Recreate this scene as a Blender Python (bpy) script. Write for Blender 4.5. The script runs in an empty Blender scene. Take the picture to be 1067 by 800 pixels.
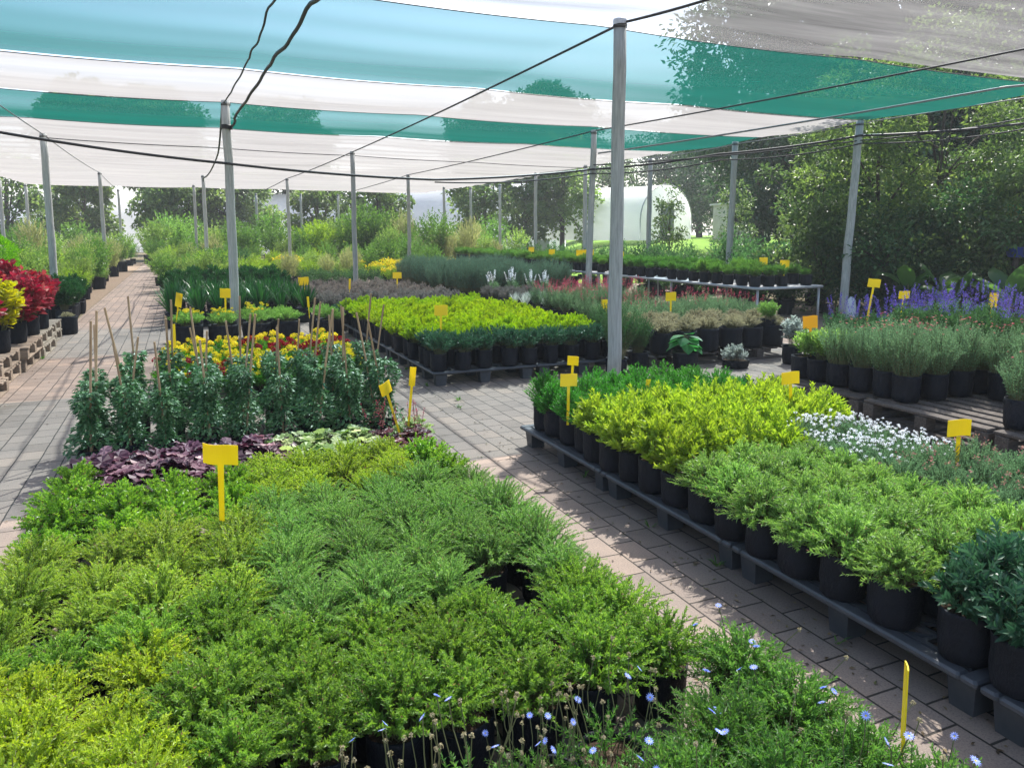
import bpy, math, random
import numpy as np
from mathutils import Vector, Matrix, Euler

SC = bpy.context.scene
COL = SC.collection
R = np.random.default_rng(7)
random.seed(7)
pi = math.pi

# ------------------------------------------------------------------ camera
F, CAMH = 778.0, 1.6
PITCH = math.radians(7.47)
YAW = math.radians(23.765)
cam_d = bpy.data.cameras.new('camera')
cam_d.sensor_width = 36
cam_d.lens = 36 * F / 1067
cam_d.shift_y = -55 / 1067          # the photo is cropped: its optical centre lies above the middle
cam_d.clip_end = 3000
cam = bpy.data.objects.new('camera', cam_d)
cam.location = (0, 0, CAMH)
cam.rotation_euler = (pi / 2 - PITCH, 0, -YAW)
COL.objects.link(cam)
SC.camera = cam

FW = np.array([math.sin(YAW), math.cos(YAW)])
RT = np.array([math.cos(YAW), -math.sin(YAW)])


def at(px, d):
    """ground point seen in image column px, d metres ahead"""
    l = (px - 533.5) / F * d / math.cos(PITCH)
    q = FW * d + RT * l
    return float(q[0]), float(q[1])


# ------------------------------------------------------------------ materials
def new_mat(name):
    m = bpy.data.materials.new(name)
    m.use_nodes = True
    nt = m.node_tree
    nt.nodes.clear()
    return m, nt, nt.nodes, nt.links


def node(nt, kind, **kw):
    n = nt.nodes.new(kind)
    for k, v in kw.items():
        if k in n.inputs:
            n.inputs[k].default_value = v
        else:
            setattr(n, k, v)
    return n


def rgba(c):
    return (c[0], c[1], c[2], 1.0)


def ramp(nt, stops):
    n = nt.nodes.new('ShaderNodeValToRGB')
    el = n.color_ramp.elements
    while len(el) < len(stops):
        el.new(0.5)
    for e, (p, c) in zip(el, stops):
        e.position = p
        e.color = rgba(c)
    return n


def leaf_mat(name, cols, trans=0.45, rough=0.45, spec=0.35, var=0.16, tcol=None):
    m, nt, N, L = new_mat(name)
    a = node(nt, 'ShaderNodeAttribute', attribute_name='tint')
    st = [(i / (len(cols) - 1), c) for i, c in enumerate(cols)]
    rp = ramp(nt, st)
    L.new(a.outputs['Fac'], rp.inputs[0])
    oi = node(nt, 'ShaderNodeObjectInfo')
    mr = node(nt, 'ShaderNodeMapRange')
    mr.inputs['To Min'].default_value = 1 - var
    mr.inputs['To Max'].default_value = 1 + var
    L.new(oi.outputs['Random'], mr.inputs['Value'])
    mh = node(nt, 'ShaderNodeMapRange')
    mh.inputs['To Min'].default_value = 0.5 - 0.008 * var / 0.25
    mh.inputs['To Max'].default_value = 0.5 + 0.008 * var / 0.25
    ml = node(nt, 'ShaderNodeMath', operation='MULTIPLY')
    ml.inputs[1].default_value = 7.31
    fr = node(nt, 'ShaderNodeMath', operation='FRACT')
    L.new(oi.outputs['Random'], ml.inputs[0])
    L.new(ml.outputs[0], fr.inputs[0])
    L.new(fr.outputs[0], mh.inputs['Value'])
    hs = node(nt, 'ShaderNodeHueSaturation')
    L.new(rp.outputs[0], hs.inputs['Color'])
    L.new(mr.outputs[0], hs.inputs['Value'])
    L.new(mh.outputs[0], hs.inputs['Hue'])
    p = node(nt, 'ShaderNodeBsdfPrincipled', Roughness=rough)
    p.inputs['Specular IOR Level'].default_value = spec
    L.new(hs.outputs[0], p.inputs['Base Color'])
    t = node(nt, 'ShaderNodeBsdfTranslucent')
    tc = node(nt, 'ShaderNodeHueSaturation')
    tc.inputs['Saturation'].default_value = 1.1
    tc.inputs['Value'].default_value = 1.5
    tc.inputs['Hue'].default_value = 0.493
    if tcol:
        tc.inputs['Hue'].default_value = 0.5
    L.new(hs.outputs[0], tc.inputs['Color'])
    L.new(tc.outputs[0], t.inputs['Color'])
    mx = node(nt, 'ShaderNodeMixShader')
    mx.inputs[0].default_value = trans
    L.new(p.outputs[0], mx.inputs[1])
    L.new(t.outputs[0], mx.inputs[2])
    o = node(nt, 'ShaderNodeOutputMaterial')
    L.new(mx.outputs[0], o.inputs[0])
    return m


def solid(name, c, rough=0.6, c2=None, scale=20, spec=0.4, bump=0.0, metal=0.0, detail=6, stretch=None, objvar=0.0):
    m, nt, N, L = new_mat(name)
    p = node(nt, 'ShaderNodeBsdfPrincipled', Roughness=rough, Metallic=metal)
    p.inputs['Specular IOR Level'].default_value = spec
    tc = node(nt, 'ShaderNodeTexCoord')
    mp = node(nt, 'ShaderNodeMapping')
    if stretch:
        mp.inputs['Scale'].default_value = stretch
    L.new(tc.outputs['Object'], mp.inputs[0])
    nz = node(nt, 'ShaderNodeTexNoise', Scale=scale, Detail=detail, Roughness=0.65)
    L.new(mp.outputs[0], nz.inputs['Vector'])
    rp = ramp(nt, [(0.3, c), (0.72, c2 or tuple(x * 1.35 for x in c))])
    L.new(nz.outputs['Fac'], rp.inputs[0])
    src = rp.outputs[0]
    if objvar:
        oi = node(nt, 'ShaderNodeObjectInfo')
        mr = node(nt, 'ShaderNodeMapRange')
        mr.inputs['To Min'].default_value = 1 - objvar
        mr.inputs['To Max'].default_value = 1 + objvar
        L.new(oi.outputs['Random'], mr.inputs['Value'])
        hs = node(nt, 'ShaderNodeHueSaturation')
        L.new(src, hs.inputs['Color'])
        L.new(mr.outputs[0], hs.inputs['Value'])
        src = hs.outputs[0]
    L.new(src, p.inputs['Base Color'])
    if bump:
        b = node(nt, 'ShaderNodeBump', Strength=bump, Distance=0.02)
        L.new(nz.outputs['Fac'], b.inputs['Height'])
        L.new(b.outputs[0], p.inputs['Normal'])
    o = node(nt, 'ShaderNodeOutputMaterial')
    L.new(p.outputs[0], o.inputs[0])
    return m


M = {}
M['bag'] = solid('black_bag', (0.0055, 0.0065, 0.009), 0.6, (0.013, 0.015, 0.022), 16, 0.2, 1.0, stretch=(1, 1, .55))
M['soil'] = solid('potting_soil', (0.035, 0.022, 0.014), 0.95, (0.09, 0.06, 0.04), 60, 0.1, 0.8)
M['plastic'] = solid('pallet_plastic', (0.040, 0.044, 0.050), 0.5, (0.085, 0.09, 0.098), 6, 0.5, 0.1)
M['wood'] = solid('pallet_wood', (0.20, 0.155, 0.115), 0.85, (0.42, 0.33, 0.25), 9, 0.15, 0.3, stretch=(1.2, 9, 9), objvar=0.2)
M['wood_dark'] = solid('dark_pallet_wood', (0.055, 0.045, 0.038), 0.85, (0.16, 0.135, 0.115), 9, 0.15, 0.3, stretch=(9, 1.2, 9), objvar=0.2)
M['pole'] = solid('weathered_timber', (0.27, 0.285, 0.265), 0.85, (0.52, 0.53, 0.50), 6, 0.15, 0.25, stretch=(9, 9, 0.7), objvar=0.12)
M['cap'] = solid('galvanised_cap', (0.5, 0.5, 0.5), 0.4, (0.68, 0.68, 0.68), 30, metal=0.4)
M['wire'] = solid('dark_cable', (0.022, 0.022, 0.026), 0.6)
M['hose'] = solid('black_hose', (0.012, 0.012, 0.014), 0.45)
M['palewire'] = solid('galvanised_cable', (0.16, 0.17, 0.18), 0.5, (0.24, 0.25, 0.26))
M['cane'] = solid('garden_cane', (0.32, 0.19, 0.10), 0.7, (0.55, 0.37, 0.22), 5, 0.2, 0.2, stretch=(6, 6, 0.6), objvar=0.25)
M['tie'] = solid('green_tie', (0.01, 0.12, 0.10), 0.5)
M['bark'] = solid('bark', (0.045, 0.036, 0.028), 0.95, (0.13, 0.105, 0.085), 7, 0.1, 0.8, stretch=(4, 4, 0.8))
M['tunnel_dark'] = solid('tunnel_shade', (0.12, 0.14, 0.15), 0.8, (0.2, 0.22, 0.23), 2)
M['shedwall'] = solid('shed_wall', (0.42, 0.39, 0.35), 0.8, (0.55, 0.52, 0.47), 3)
M['shedroof'] = solid('shed_roof', (0.50, 0.49, 0.47), 0.6, (0.62, 0.61, 0.58), 3)
M['black'] = solid('dark_opening', (0.02, 0.02, 0.022), 0.8)
M['metal'] = solid('grey_pipe', (0.30, 0.31, 0.32), 0.45, (0.45, 0.46, 0.47), 12, metal=0.3)
M['green_tub'] = solid('green_plastic', (0.0, 0.34, 0.16), 0.35, (0.0, 0.42, 0.20), 4)
M['blue_tub'] = solid('blue_plastic', (0.03, 0.06, 0.32), 0.4, (0.04, 0.08, 0.40), 4)
M['white_sack'] = solid('white_sack', (0.62, 0.66, 0.70), 0.5, (0.75, 0.78, 0.82), 14, 0.4, 0.4)
M['clay'] = solid('clay_soil', (0.16, 0.12, 0.085), 0.95, (0.28, 0.215, 0.16), 12, 0.05, 0.6)


def paving_mat():
    m, nt, N, L = new_mat('brick_paving')
    tc = node(nt, 'ShaderNodeTexCoord')
    mp = node(nt, 'ShaderNodeMapping')
    mp.inputs['Rotation'].default_value = (0, 0, pi / 2)
    mp.inputs['Location'].default_value = (0.03, 0.064, 0)
    wob = node(nt, 'ShaderNodeTexNoise', Scale=3.0, Detail=4)
    wm = node(nt, 'ShaderNodeVectorMath', operation='MULTIPLY_ADD')
    wm.inputs[1].default_value = (0.014, 0.014, 0)
    L.new(tc.outputs['Object'], wob.inputs['Vector'])
    L.new(wob.outputs['Color'], wm.inputs[0])
    L.new(tc.outputs['Object'], wm.inputs[2])
    L.new(wm.outputs[0], mp.inputs[0])
    bk = node(nt, 'ShaderNodeTexBrick', Scale=1.0, offset=0.5, squash=1.0)
    bk.inputs['Mortar Size'].default_value = 0.0050
    bk.inputs['Mortar Smooth'].default_value = 0.35
    bk.inputs['Brick Width'].default_value = 0.225
    bk.inputs['Row Height'].default_value = 0.155
    bk.inputs['Bias'].default_value = 0.0
    bk.inputs['Color1'].default_value = (0.0, 0.0, 0.0, 1)
    bk.inputs['Color2'].default_value = (1, 1, 1, 1)
    bk.inputs['Mortar'].default_value = (0.5, 0.5, 0.5, 1)
    L.new(mp.outputs[0], bk.inputs['Vector'])
    rp = ramp(nt, [(0.0, (0.22, 0.172, 0.140)), (0.35, (0.258, 0.204, 0.168)), (0.7, (0.275, 0.217, 0.177)), (1.0, (0.31, 0.235, 0.185))])
    L.new(bk.outputs['Color'], rp.inputs[0])
    big = node(nt, 'ShaderNodeTexNoise', Scale=0.9, Detail=7, Roughness=0.7)
    L.new(tc.outputs['Object'], big.inputs['Vector'])
    br = ramp(nt, [(0.28, (0.45, 0.44, 0.42)), (0.42, (0.85, 0.85, 0.85)), (0.7, (1.14, 1.10, 1.06))])
    L.new(big.outputs['Fac'], br.inputs[0])
    mu = node(nt, 'ShaderNodeMix', data_type='RGBA', blend_type='MULTIPLY')
    mu.inputs['Factor'].default_value = 1
    L.new(rp.outputs[0], mu.inputs['A'])
    L.new(br.outputs[0], mu.inputs['B'])
    fine = node(nt, 'ShaderNodeTexNoise', Scale=130, Detail=3, Roughness=0.8)
    L.new(tc.outputs['Object'], fine.inputs['Vector'])
    fr = ramp(nt, [(0.28, (0.5, 0.5, 0.5)), (0.5, (1, 1, 1)), (0.75, (1.22, 1.22, 1.22))])
    L.new(fine.outputs['Fac'], fr.inputs[0])
    mu2 = node(nt, 'ShaderNodeMix', data_type='RGBA', blend_type='MULTIPLY')
    mu2.inputs['Factor'].default_value = 0.8
    L.new(mu.outputs['Result'], mu2.inputs['A'])
    L.new(fr.outputs[0], mu2.inputs['B'])
    mx = node(nt, 'ShaderNodeMix', data_type='RGBA')
    L.new(bk.outputs['Fac'], mx.inputs['Factor'])
    L.new(mu2.outputs['Result'], mx.inputs['A'])
    mx.inputs['B'].default_value = (0.048, 0.040, 0.032, 1)
    p = node(nt, 'ShaderNodeBsdfPrincipled', Roughness=0.8)
    p.inputs['Specular IOR Level'].default_value = 0.25
    L.new(mx.outputs['Result'], p.inputs['Base Color'])
    sub = node(nt, 'ShaderNodeMath', operation='MULTIPLY_ADD')
    sub.inputs[1].default_value = -1.0
    L.new(bk.outputs['Fac'], sub.inputs[0])
    fm = node(nt, 'ShaderNodeMath', operation='MULTIPLY')
    fm.inputs[1].default_value = 0.35
    L.new(fine.outputs['Fac'], fm.inputs[0])
    L.new(fm.outputs[0], sub.inputs[2])
    b = node(nt, 'ShaderNodeBump', Strength=0.7, Distance=0.008)
    L.new(sub.outputs[0], b.inputs['Height'])
    L.new(b.outputs[0], p.inputs['Normal'])
    o = node(nt, 'ShaderNodeOutputMaterial')
    L.new(p.outputs[0], o.inputs[0])
    return m


def ground_mat(name, c1, c2, scale=4):
    m = solid(name, c1, 0.95, c2, scale, 0.1, 0.5, detail=9)
    return m


def net_mat(name, trans_col, body_t, body_d, open_, amp=1.0):
    """woven shade cloth: open weave lets light straight through, threads glow with what lies behind them;
    the open share falls as the cloth is seen more edge-on"""
    m, nt, N, L = new_mat(name)
    tr = node(nt, 'ShaderNodeBsdfTransparent')
    tr.inputs['Color'].default_value = rgba(trans_col)
    tl = node(nt, 'ShaderNodeBsdfTranslucent')
    df = node(nt, 'ShaderNodeBsdfDiffuse')
    tc = node(nt, 'ShaderNodeTexCoord')
    mp = node(nt, 'ShaderNodeMapping')
    mp.inputs['Scale'].default_value = (0.25, 2.6, 1)
    L.new(tc.outputs['Object'], mp.inputs[0])
    nz = node(nt, 'ShaderNodeTexNoise', Scale=1.3, Detail=6, Roughness=0.6)
    L.new(mp.outputs[0], nz.inputs['Vector'])
    for sh, c in ((tl, body_t), (df, body_d)):
        rp = ramp(nt, [(0.3, tuple(x * (1 - .14 * amp) for x in c)), (0.7, tuple(min(1, x * (1 + .08 * amp)) for x in c))])  # streaks along x; a high amp paints fold shading into the cloth
        L.new(nz.outputs['Fac'], rp.inputs[0])
        L.new(rp.outputs[0], sh.inputs['Color'])
    body = node(nt, 'ShaderNodeMixShader')
    body.inputs[0].default_value = 0.3
    L.new(tl.outputs[0], body.inputs[1])
    L.new(df.outputs[0], body.inputs[2])
    # open fraction = open_ ** (1/cos)
    lw = node(nt, 'ShaderNodeLayerWeight', Blend=0.5)
    om = node(nt, 'ShaderNodeMath', operation='SUBTRACT')
    om.inputs[0].default_value = 1.0
    L.new(lw.outputs['Facing'], om.inputs[1])
    mxx = node(nt, 'ShaderNodeMath', operation='MAXIMUM')
    mxx.inputs[1].default_value = 0.04
    L.new(om.outputs[0], mxx.inputs[0])
    dv = node(nt, 'ShaderNodeMath', operation='DIVIDE')
    dv.inputs[0].default_value = 0.55
    L.new(mxx.outputs[0], dv.inputs[1])
    pw = node(nt, 'ShaderNodeMath', operation='POWER')
    pw.inputs[0].default_value = open_
    L.new(dv.outputs[0], pw.inputs[1])
    mx = node(nt, 'ShaderNodeMixShader')
    L.new(pw.outputs[0], mx.inputs[0])
    L.new(body.outputs[0], mx.inputs[1])
    L.new(tr.outputs[0], mx.inputs[2])
    o = node(nt, 'ShaderNodeOutputMaterial')
    L.new(mx.outputs[0], o.inputs[0])
    return m


M['paving'] = paving_mat()
M['ground'] = ground_mat('earth', (0.10, 0.085, 0.055), (0.17, 0.15, 0.09), 2.5)
M['lawn'] = ground_mat('lawn', (0.10, 0.20, 0.02), (0.17, 0.30, 0.04), 2.0)
M['net_white'] = net_mat('white_shade_cloth', (0.97, 0.98, 1.0), (0.285, 0.275, 0.265), (0.52, 0.505, 0.495), 0.45)
M['net_open_dimmed'] = net_mat('dimmed_open_cloth', (0.93, 0.97, 1.0), (0.17, 0.166, 0.162), (0.34, 0.335, 0.33), 0.62, 3.5)  # opener weave; the near sheet's weaker light is put into its darker body colours
M['net_teal'] = net_mat('teal_shade_cloth', (0.60, 0.74, 0.82), (0.006, 0.09, 0.068), (0.012, 0.10, 0.078), 0.60)


# ------------------------------------------------------------------ mesh builder
class MB:
    def __init__(s):
        s.v, s.f, s.m, s.t, s.n = [], [], [], [], 0

    def add(s, verts, faces, mat=0, tint=0.5):
        verts = np.asarray(verts, dtype=np.float32).reshape(-1, 3)
        faces = np.asarray(faces, dtype=np.int32)
        s.v.append(verts)
        s.f.append(faces + s.n)
        s.m.append(np.full(len(faces), mat, dtype=np.int32))
        t = np.empty(len(verts), dtype=np.float32)
        t[:] = tint
        s.t.append(t)
        s.n += len(verts)

    def mesh(s, name, mats, smooth=False):
        me = bpy.data.meshes.new(name)
        v = np.concatenate(s.v)
        me.vertices.add(len(v))
        me.vertices.foreach_set('co', v.ravel())
        counts = np.concatenate([np.full(len(f), f.shape[1], dtype=np.int32) for f in s.f])
        loops = np.concatenate([f.ravel() for f in s.f])
        starts = np.concatenate([[0], np.cumsum(counts)[:-1]]).astype(np.int32)
        me.loops.add(len(loops))
        me.polygons.add(len(counts))
        me.loops.foreach_set('vertex_index', loops)
        me.polygons.foreach_set('loop_start', starts)
        me.polygons.foreach_set('loop_total', counts)
        me.polygons.foreach_set('material_index', np.concatenate(s.m))
        me.polygons.foreach_set('use_smooth', np.full(len(counts), smooth, dtype=bool))
        a = me.attributes.new('tint', 'FLOAT_COLOR', 'POINT')
        t = np.concatenate(s.t)
        c = np.repeat(t[:, None], 4, axis=1)
        c[:, 3] = 1
        a.data.foreach_set('color', c.ravel().astype(np.float32))
        for m in mats:
            me.materials.append(m)
        me.update(calc_edges=True)
        me.validate()
        return me

    # shapes
    def box(s, c, d, mat=0, tint=0.5, bev=0.0, rz=0.0):
        x, y, z = d[0] / 2, d[1] / 2, d[2] / 2
        if bev <= 0:
            p = np.array([[i, j, k] for i in (-x, x) for j in (-y, y) for k in (-z, z)], float)
            f = [[0, 1, 3, 2], [4, 6, 7, 5], [0, 4, 5, 1], [2, 3, 7, 6], [0, 2, 6, 4], [1, 5, 7, 3]]
            fs = [np.array(f)]
        else:
            b = min(bev, x * .9, y * .9, z * .9)
            ring = lambda X, Y, Z: [[-X, -Y + b, Z], [-X + b, -Y, Z], [X - b, -Y, Z], [X, -Y + b, Z], [X, Y - b, Z], [X - b, Y, Z], [-X + b, Y, Z], [-X, Y - b, Z]]
            rin = lambda X, Y, Z: ring(X - b, Y - b, Z)
            p = np.array(rin(x, y, -z) + ring(x, y, -z + b) + ring(x, y, z - b) + rin(x, y, z), float)
            q = []
            for k in range(3):
                for i in range(8):
                    j = (i + 1) % 8
                    q.append([k * 8 + i, k * 8 + j, k * 8 + 8 + j, k * 8 + 8 + i])
            fs = [np.array(q), np.array([[24 + i for i in range(8)]]), np.array([[7 - i for i in range(8)]])]
        if rz:
            cs, sn = math.cos(rz), math.sin(rz)
            p = np.c_[p[:, 0] * cs - p[:, 1] * sn, p[:, 0] * sn + p[:, 1] * cs, p[:, 2]]
        p = p + np.array(c)
        n0 = s.n
        s.add(p, fs[0], mat, tint)
        for f in fs[1:]:
            s.f.append(f.astype(np.int32) + n0)
            s.m.append(np.full(len(f), mat, dtype=np.int32))

    def tube(s, pts, r, k=6, mat=0, tint=0.5, cap=True):
        pts = np.asarray(pts, float)
        n = len(pts)
        r = np.full(n, r, float) if np.isscalar(r) else np.asarray(r, float)
        tg = np.gradient(pts, axis=0)
        tg /= np.linalg.norm(tg, axis=1)[:, None] + 1e-9
        ref = np.array([0.0, 0.0, 1.0]) if abs(tg[:, 2]).mean() < 0.8 else np.array([1.0, 0, 0])
        u = np.cross(tg, ref)
        u /= np.linalg.norm(u, axis=1)[:, None] + 1e-9
        w = np.cross(tg, u)
        a = np.arange(k) * 2 * pi / k
        ring = u[:, None, :] * np.cos(a)[None, :, None] + w[:, None, :] * np.sin(a)[None, :, None]
        v = (pts[:, None, :] + ring * r[:, None, None]).reshape(-1, 3)
        i = np.arange(n - 1)[:, None] * k
        j = np.arange(k)[None, :]
        j2 = (j + 1) % k
        f = np.stack([i + j, i + j2, i + k + j2, i + k + j], axis=-1).reshape(-1, 4)
        n0 = s.n
        s.add(v, f, mat, tint)
        if cap:
            for fc in (np.arange(k)[::-1], np.arange(k) + (n - 1) * k):
                s.f.append((fc[None, :] + n0).astype(np.int32))
                s.m.append(np.full(1, mat, dtype=np.int32))

    def lathe(s, prof, k=16, mat=0, wob=0.0, c=(0, 0, 0), rng=None):
        prof = np.asarray(prof, float)
        n = len(prof)
        a = np.arange(k) * 2 * pi / k
        rr = prof[:, 0][:, None] * np.ones(k)[None, :]
        if wob:
            rg = rng or R
            ph = rg.uniform(0, 6.28, 3)
            w = 1 + wob * (np.sin(3 * a + ph[0]) * .5 + np.sin(5 * a + ph[1]) * .5 + np.sin(2 * a + ph[2]) * .4)
            rr = rr * w[None, :] * (1 + rg.normal(0, wob * .35, (n, k)))
        v = np.stack([rr * np.cos(a), rr * np.sin(a), prof[:, 1][:, None] * np.ones(k)], axis=-1).reshape(-1, 3) + np.array(c)
        i = np.arange(n - 1)[:, None] * k
        j = np.arange(k)[None, :]
        j2 = (j + 1) % k
        f = np.stack([i + j, i + j2, i + k + j2, i + k + j], axis=-1).reshape(-1, 4)
        s.add(v, f, mat)


def unit(a):
    return a / (np.linalg.norm(a, axis=-1, keepdims=True) + 1e-9)


# leaf outlines: points (along, across, lift), triangles
DIAMOND = (np.array([[0, 0, 0], [.42, -.5, .10], [.42, .5, .10], [1, 0, -.06]]), np.array([[0, 1, 3], [0, 3, 2]]))
BLADE = (np.array([[0, -.35, 0], [0, .35, 0], [.5, -.5, .05], [.5, .5, .05], [1, 0, -.12]]),
         np.array([[0, 2, 3], [0, 3, 1], [2, 4, 3]]))
OVATE = (np.array([[0, 0, 0], [.22, -.34, .05], [.5, -.5, .06], [.8, -.25, -.02], [1, 0, -.12],
                   [.8, .25, -.02], [.5, .5, .06], [.22, .34, .05], [.45, 0, -.03]]),
         np.array([[0, 1, 8], [1, 2, 8], [2, 3, 8], [3, 4, 8], [4, 5, 8], [5, 6, 8], [6, 7, 8], [7, 0, 8]]))
_a = np.linspace(-2.6, 2.6, 12)
_rad = np.array([.36, .5, .42, .54, .45, .58, .58, .45, .54, .42, .5, .36])
ROUND = (np.vstack([[0.5, 0, 0.0], np.c_[0.5 + np.cos(_a) * _rad, np.sin(_a) * _rad, np.array([.06, -.04] * 6)], [[.12, 0, -.05]]]),
         np.array([[0, i, i + 1] for i in range(1, 12)] + [[0, 12, 13], [0, 13, 1]]))


def leaves(mb, pos, axis, nrm, ln, wd, tmpl, mat=0, tint=0.5):
    P, T = tmpl
    n = len(pos)
    if n == 0:
        return
    axis = unit(axis)
    side = unit(np.cross(axis, nrm))
    up = np.cross(side, axis)
    ln = np.broadcast_to(ln, n)
    wd = np.broadcast_to(wd, n)
    v = (pos[:, None, :] + axis[:, None, :] * (P[None, :, 0, None] * ln[:, None, None])
         + side[:, None, :] * (P[None, :, 1, None] * wd[:, None, None])
         + up[:, None, :] * (P[None, :, 2, None] * ln[:, None, None]))
    k = len(P)
    f = (T[None] + (np.arange(n) * k)[:, None, None]).reshape(-1, 3)
    tint = np.repeat(np.broadcast_to(tint, n), k)
    mb.add(v.reshape(-1, 3), f, mat, tint)


def shoots(mb, rng, n, rad, h, z0, per, L, W, tmpl=DIAMOND, t0=0.3, pitch=0.9, lift=0.5, base=0.25, flat=0.5,
           hvar=0.25, stem_r=0.0012, stem_mat=1, mat=0, taper=0.4, tintk=(0.1, 0.8), jit=0.35, umin=0.0, tipup=0.0, fleck=0.0):
    """leafy shoots fanning out of a pot; returns the shoot tips and their directions"""
    ph = rng.uniform(0, 2 * pi, n)
    u = np.sqrt(rng.uniform(umin, 1, n))
    r = u * rad * rng.uniform(.8, 1.12, n)
    tip = np.c_[r * np.cos(ph), r * np.sin(ph), z0 + h * (1 - flat * u ** 2.2) * (1 - hvar * rng.uniform(0, 1, n))]
    bph = ph + rng.normal(0, .5, n)
    br = base * rad * u
    bas = np.c_[br * np.cos(bph), br * np.sin(bph), np.full(n, z0 - 0.01)]
    mid = bas + (tip - bas) * np.c_[np.full(n, 1 - lift), np.full(n, 1 - lift), np.full(n, min(.95, .5 + lift * .55))]
    mid += rng.normal(0, .06 * rad, (n, 3))
    t = np.linspace(t0, 1, per)[None, :] + rng.uniform(-.5, .5, (n, per)) * (1 - t0) / per
    t = np.clip(t, 0, 1)[..., None]
    pos = (1 - t) ** 2 * bas[:, None] + 2 * t * (1 - t) * mid[:, None] + t * t * tip[:, None]
    tan = unit(2 * (1 - t) * (mid - bas)[:, None] + 2 * t * (tip - mid)[:, None])
    g = (np.arange(per) * 2.39996)[None, :] + rng.uniform(0, 6.28, (n, 1)) + rng.normal(0, .3, (n, per))
    ref = unit(np.cross(tan, np.array([0.31, 0.17, 0.93])))
    ref2 = np.cross(tan, ref)
    perp = ref * np.cos(g)[..., None] + ref2 * np.sin(g)[..., None]
    pt = pitch * (1.15 - .5 * t) + rng.normal(0, jit * .5, (n, per, 1))
    ax = tan * np.cos(pt) + perp * np.sin(pt)
    ax[..., 2] += tipup
    nr = tan * np.sin(pt) - perp * np.cos(pt) + rng.normal(0, jit, (n, per, 3))
    sz = (1 - taper * np.clip((t[..., 0] - .6) / .4, 0, 1)) * rng.uniform(.7, 1.25, (n, per))
    tn = rng.uniform(tintk[0], tintk[1], (n, per)) * .55 + (rng.uniform(tintk[0], tintk[1], (n, 1))) * .45
    p_, a_, n_, l_, w_, t_ = pos.reshape(-1, 3), ax.reshape(-1, 3), nr.reshape(-1, 3), (L * sz).ravel(), (W * sz).ravel(), tn.ravel()
    old = rng.uniform(0, 1, len(p_)) < fleck
    leaves(mb, p_[~old], a_[~old], n_[~old], l_[~old], w_[~old], tmpl, mat, t_[~old])
    if fleck:
        leaves(mb, p_[old], a_[old], n_[old], l_[old] * .8, w_[old], tmpl, 2, t_[old])
    if stem_r:
        ts = np.array([0, .35, .7, 1.0])[None, :, None]
        sp = (1 - ts) ** 2 * bas[:, None] + 2 * ts * (1 - ts) * mid[:, None] + ts * ts * tip[:, None]
        rr = np.array([1.6, 1.3, 1.0, .5]) * stem_r
        off = np.array([[1, 0, 0], [-.5, .87, 0], [-.5, -.87, 0]])
        v = sp[:, :, None, :] + off[None, None] * rr[None, :, None, None]
        v = v.reshape(-1, 3)
        fl = []
        for k in range(3):
            for j in range(3):
                fl.append([k * 3 + j, k * 3 + (j + 1) % 3, k * 3 + 3 + (j + 1) % 3, k * 3 + 3 + j])
        f = (np.array(fl)[None] + (np.arange(n) * 12)[:, None, None]).reshape(-1, 4)
        mb.add(v, f, stem_mat, 0.5)
    return tip, tan[:, -1]


def star(mb, rng, c, up, r, k=9, w=.45, mat=0, cmat=1, cr=.22, cup=.25):
    """daisy-like blooms at points c"""
    n = len(c)
    up = unit(up)
    a = unit(np.cross(up, np.array([.2, .9, .33])))
    b = np.cross(up, a)
    g = np.arange(k) * 2 * pi / k
    d = a[:, None] * np.cos(g)[None, :, None] + b[:, None] * np.sin(g)[None, :, None]
    ax = d + up[:, None] * cup
    pos = np.repeat(c[:, None], k, 1)
    rr = np.broadcast_to(np.broadcast_to(r, n)[:, None], (n, k))
    leaves(mb, pos.reshape(-1, 3), ax.reshape(-1, 3), np.repeat(up[:, None], k, 1).reshape(-1, 3) + rng.normal(0, .15, (n * k, 3)),
           rr.ravel(), rr.ravel() * w, BLADE, mat, rng.uniform(.1, .9, n * k))
    if cmat is not None:
        pos = c + up * (np.broadcast_to(r, n) * .12)[:, None]
        for q in range(3):
            e = a * math.cos(q * 2.1) + b * math.sin(q * 2.1)
            leaves(mb, pos - e * (np.broadcast_to(r, n) * cr)[:, None], e, up, np.broadcast_to(r, n) * cr * 2, np.broadcast_to(r, n) * cr * 1.6, DIAMOND, cmat, .5)


def puff(mb, rng, c, r, n, L, W, mat=0, up=.35, squash=.6):
    """small clustered blooms"""
    m = len(c)
    d = unit(rng.normal(0, 1, (m, n, 3)) + np.array([0, 0, up]))
    pos = c[:, None] + d * np.array([1, 1, squash]) * (np.broadcast_to(r, m)[:, None, None] * rng.uniform(.5, 1, (m, n, 1)))
    leaves(mb, pos.reshape(-1, 3), unit(np.cross(d, rng.normal(0, 1, (m, n, 3)))).reshape(-1, 3), d.reshape(-1, 3),
           L * rng.uniform(.7, 1.2, m * n), W, DIAMOND, mat, rng.uniform(0, 1, m * n))


def spike(mb, rng, base, axis, ln, n, L, W, mat=0, r=.012):
    m = len(base)
    axis = unit(axis)
    t = rng.uniform(0, 1, (m, n, 1))
    d = unit(rng.normal(0, 1, (m, n, 3)))
    ll = np.broadcast_to(ln, m)[:, None, None]
    pos = base[:, None] + axis[:, None] * t * ll + d * r * (1.1 - t)
    ax = d + axis[:, None] * .7
    leaves(mb, pos.reshape(-1, 3), ax.reshape(-1, 3), (axis[:, None] + d * .2).reshape(-1, 3), L * rng.uniform(.7, 1.2, m * n), W, DIAMOND, mat, rng.uniform(0, 1, m * n))


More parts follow.
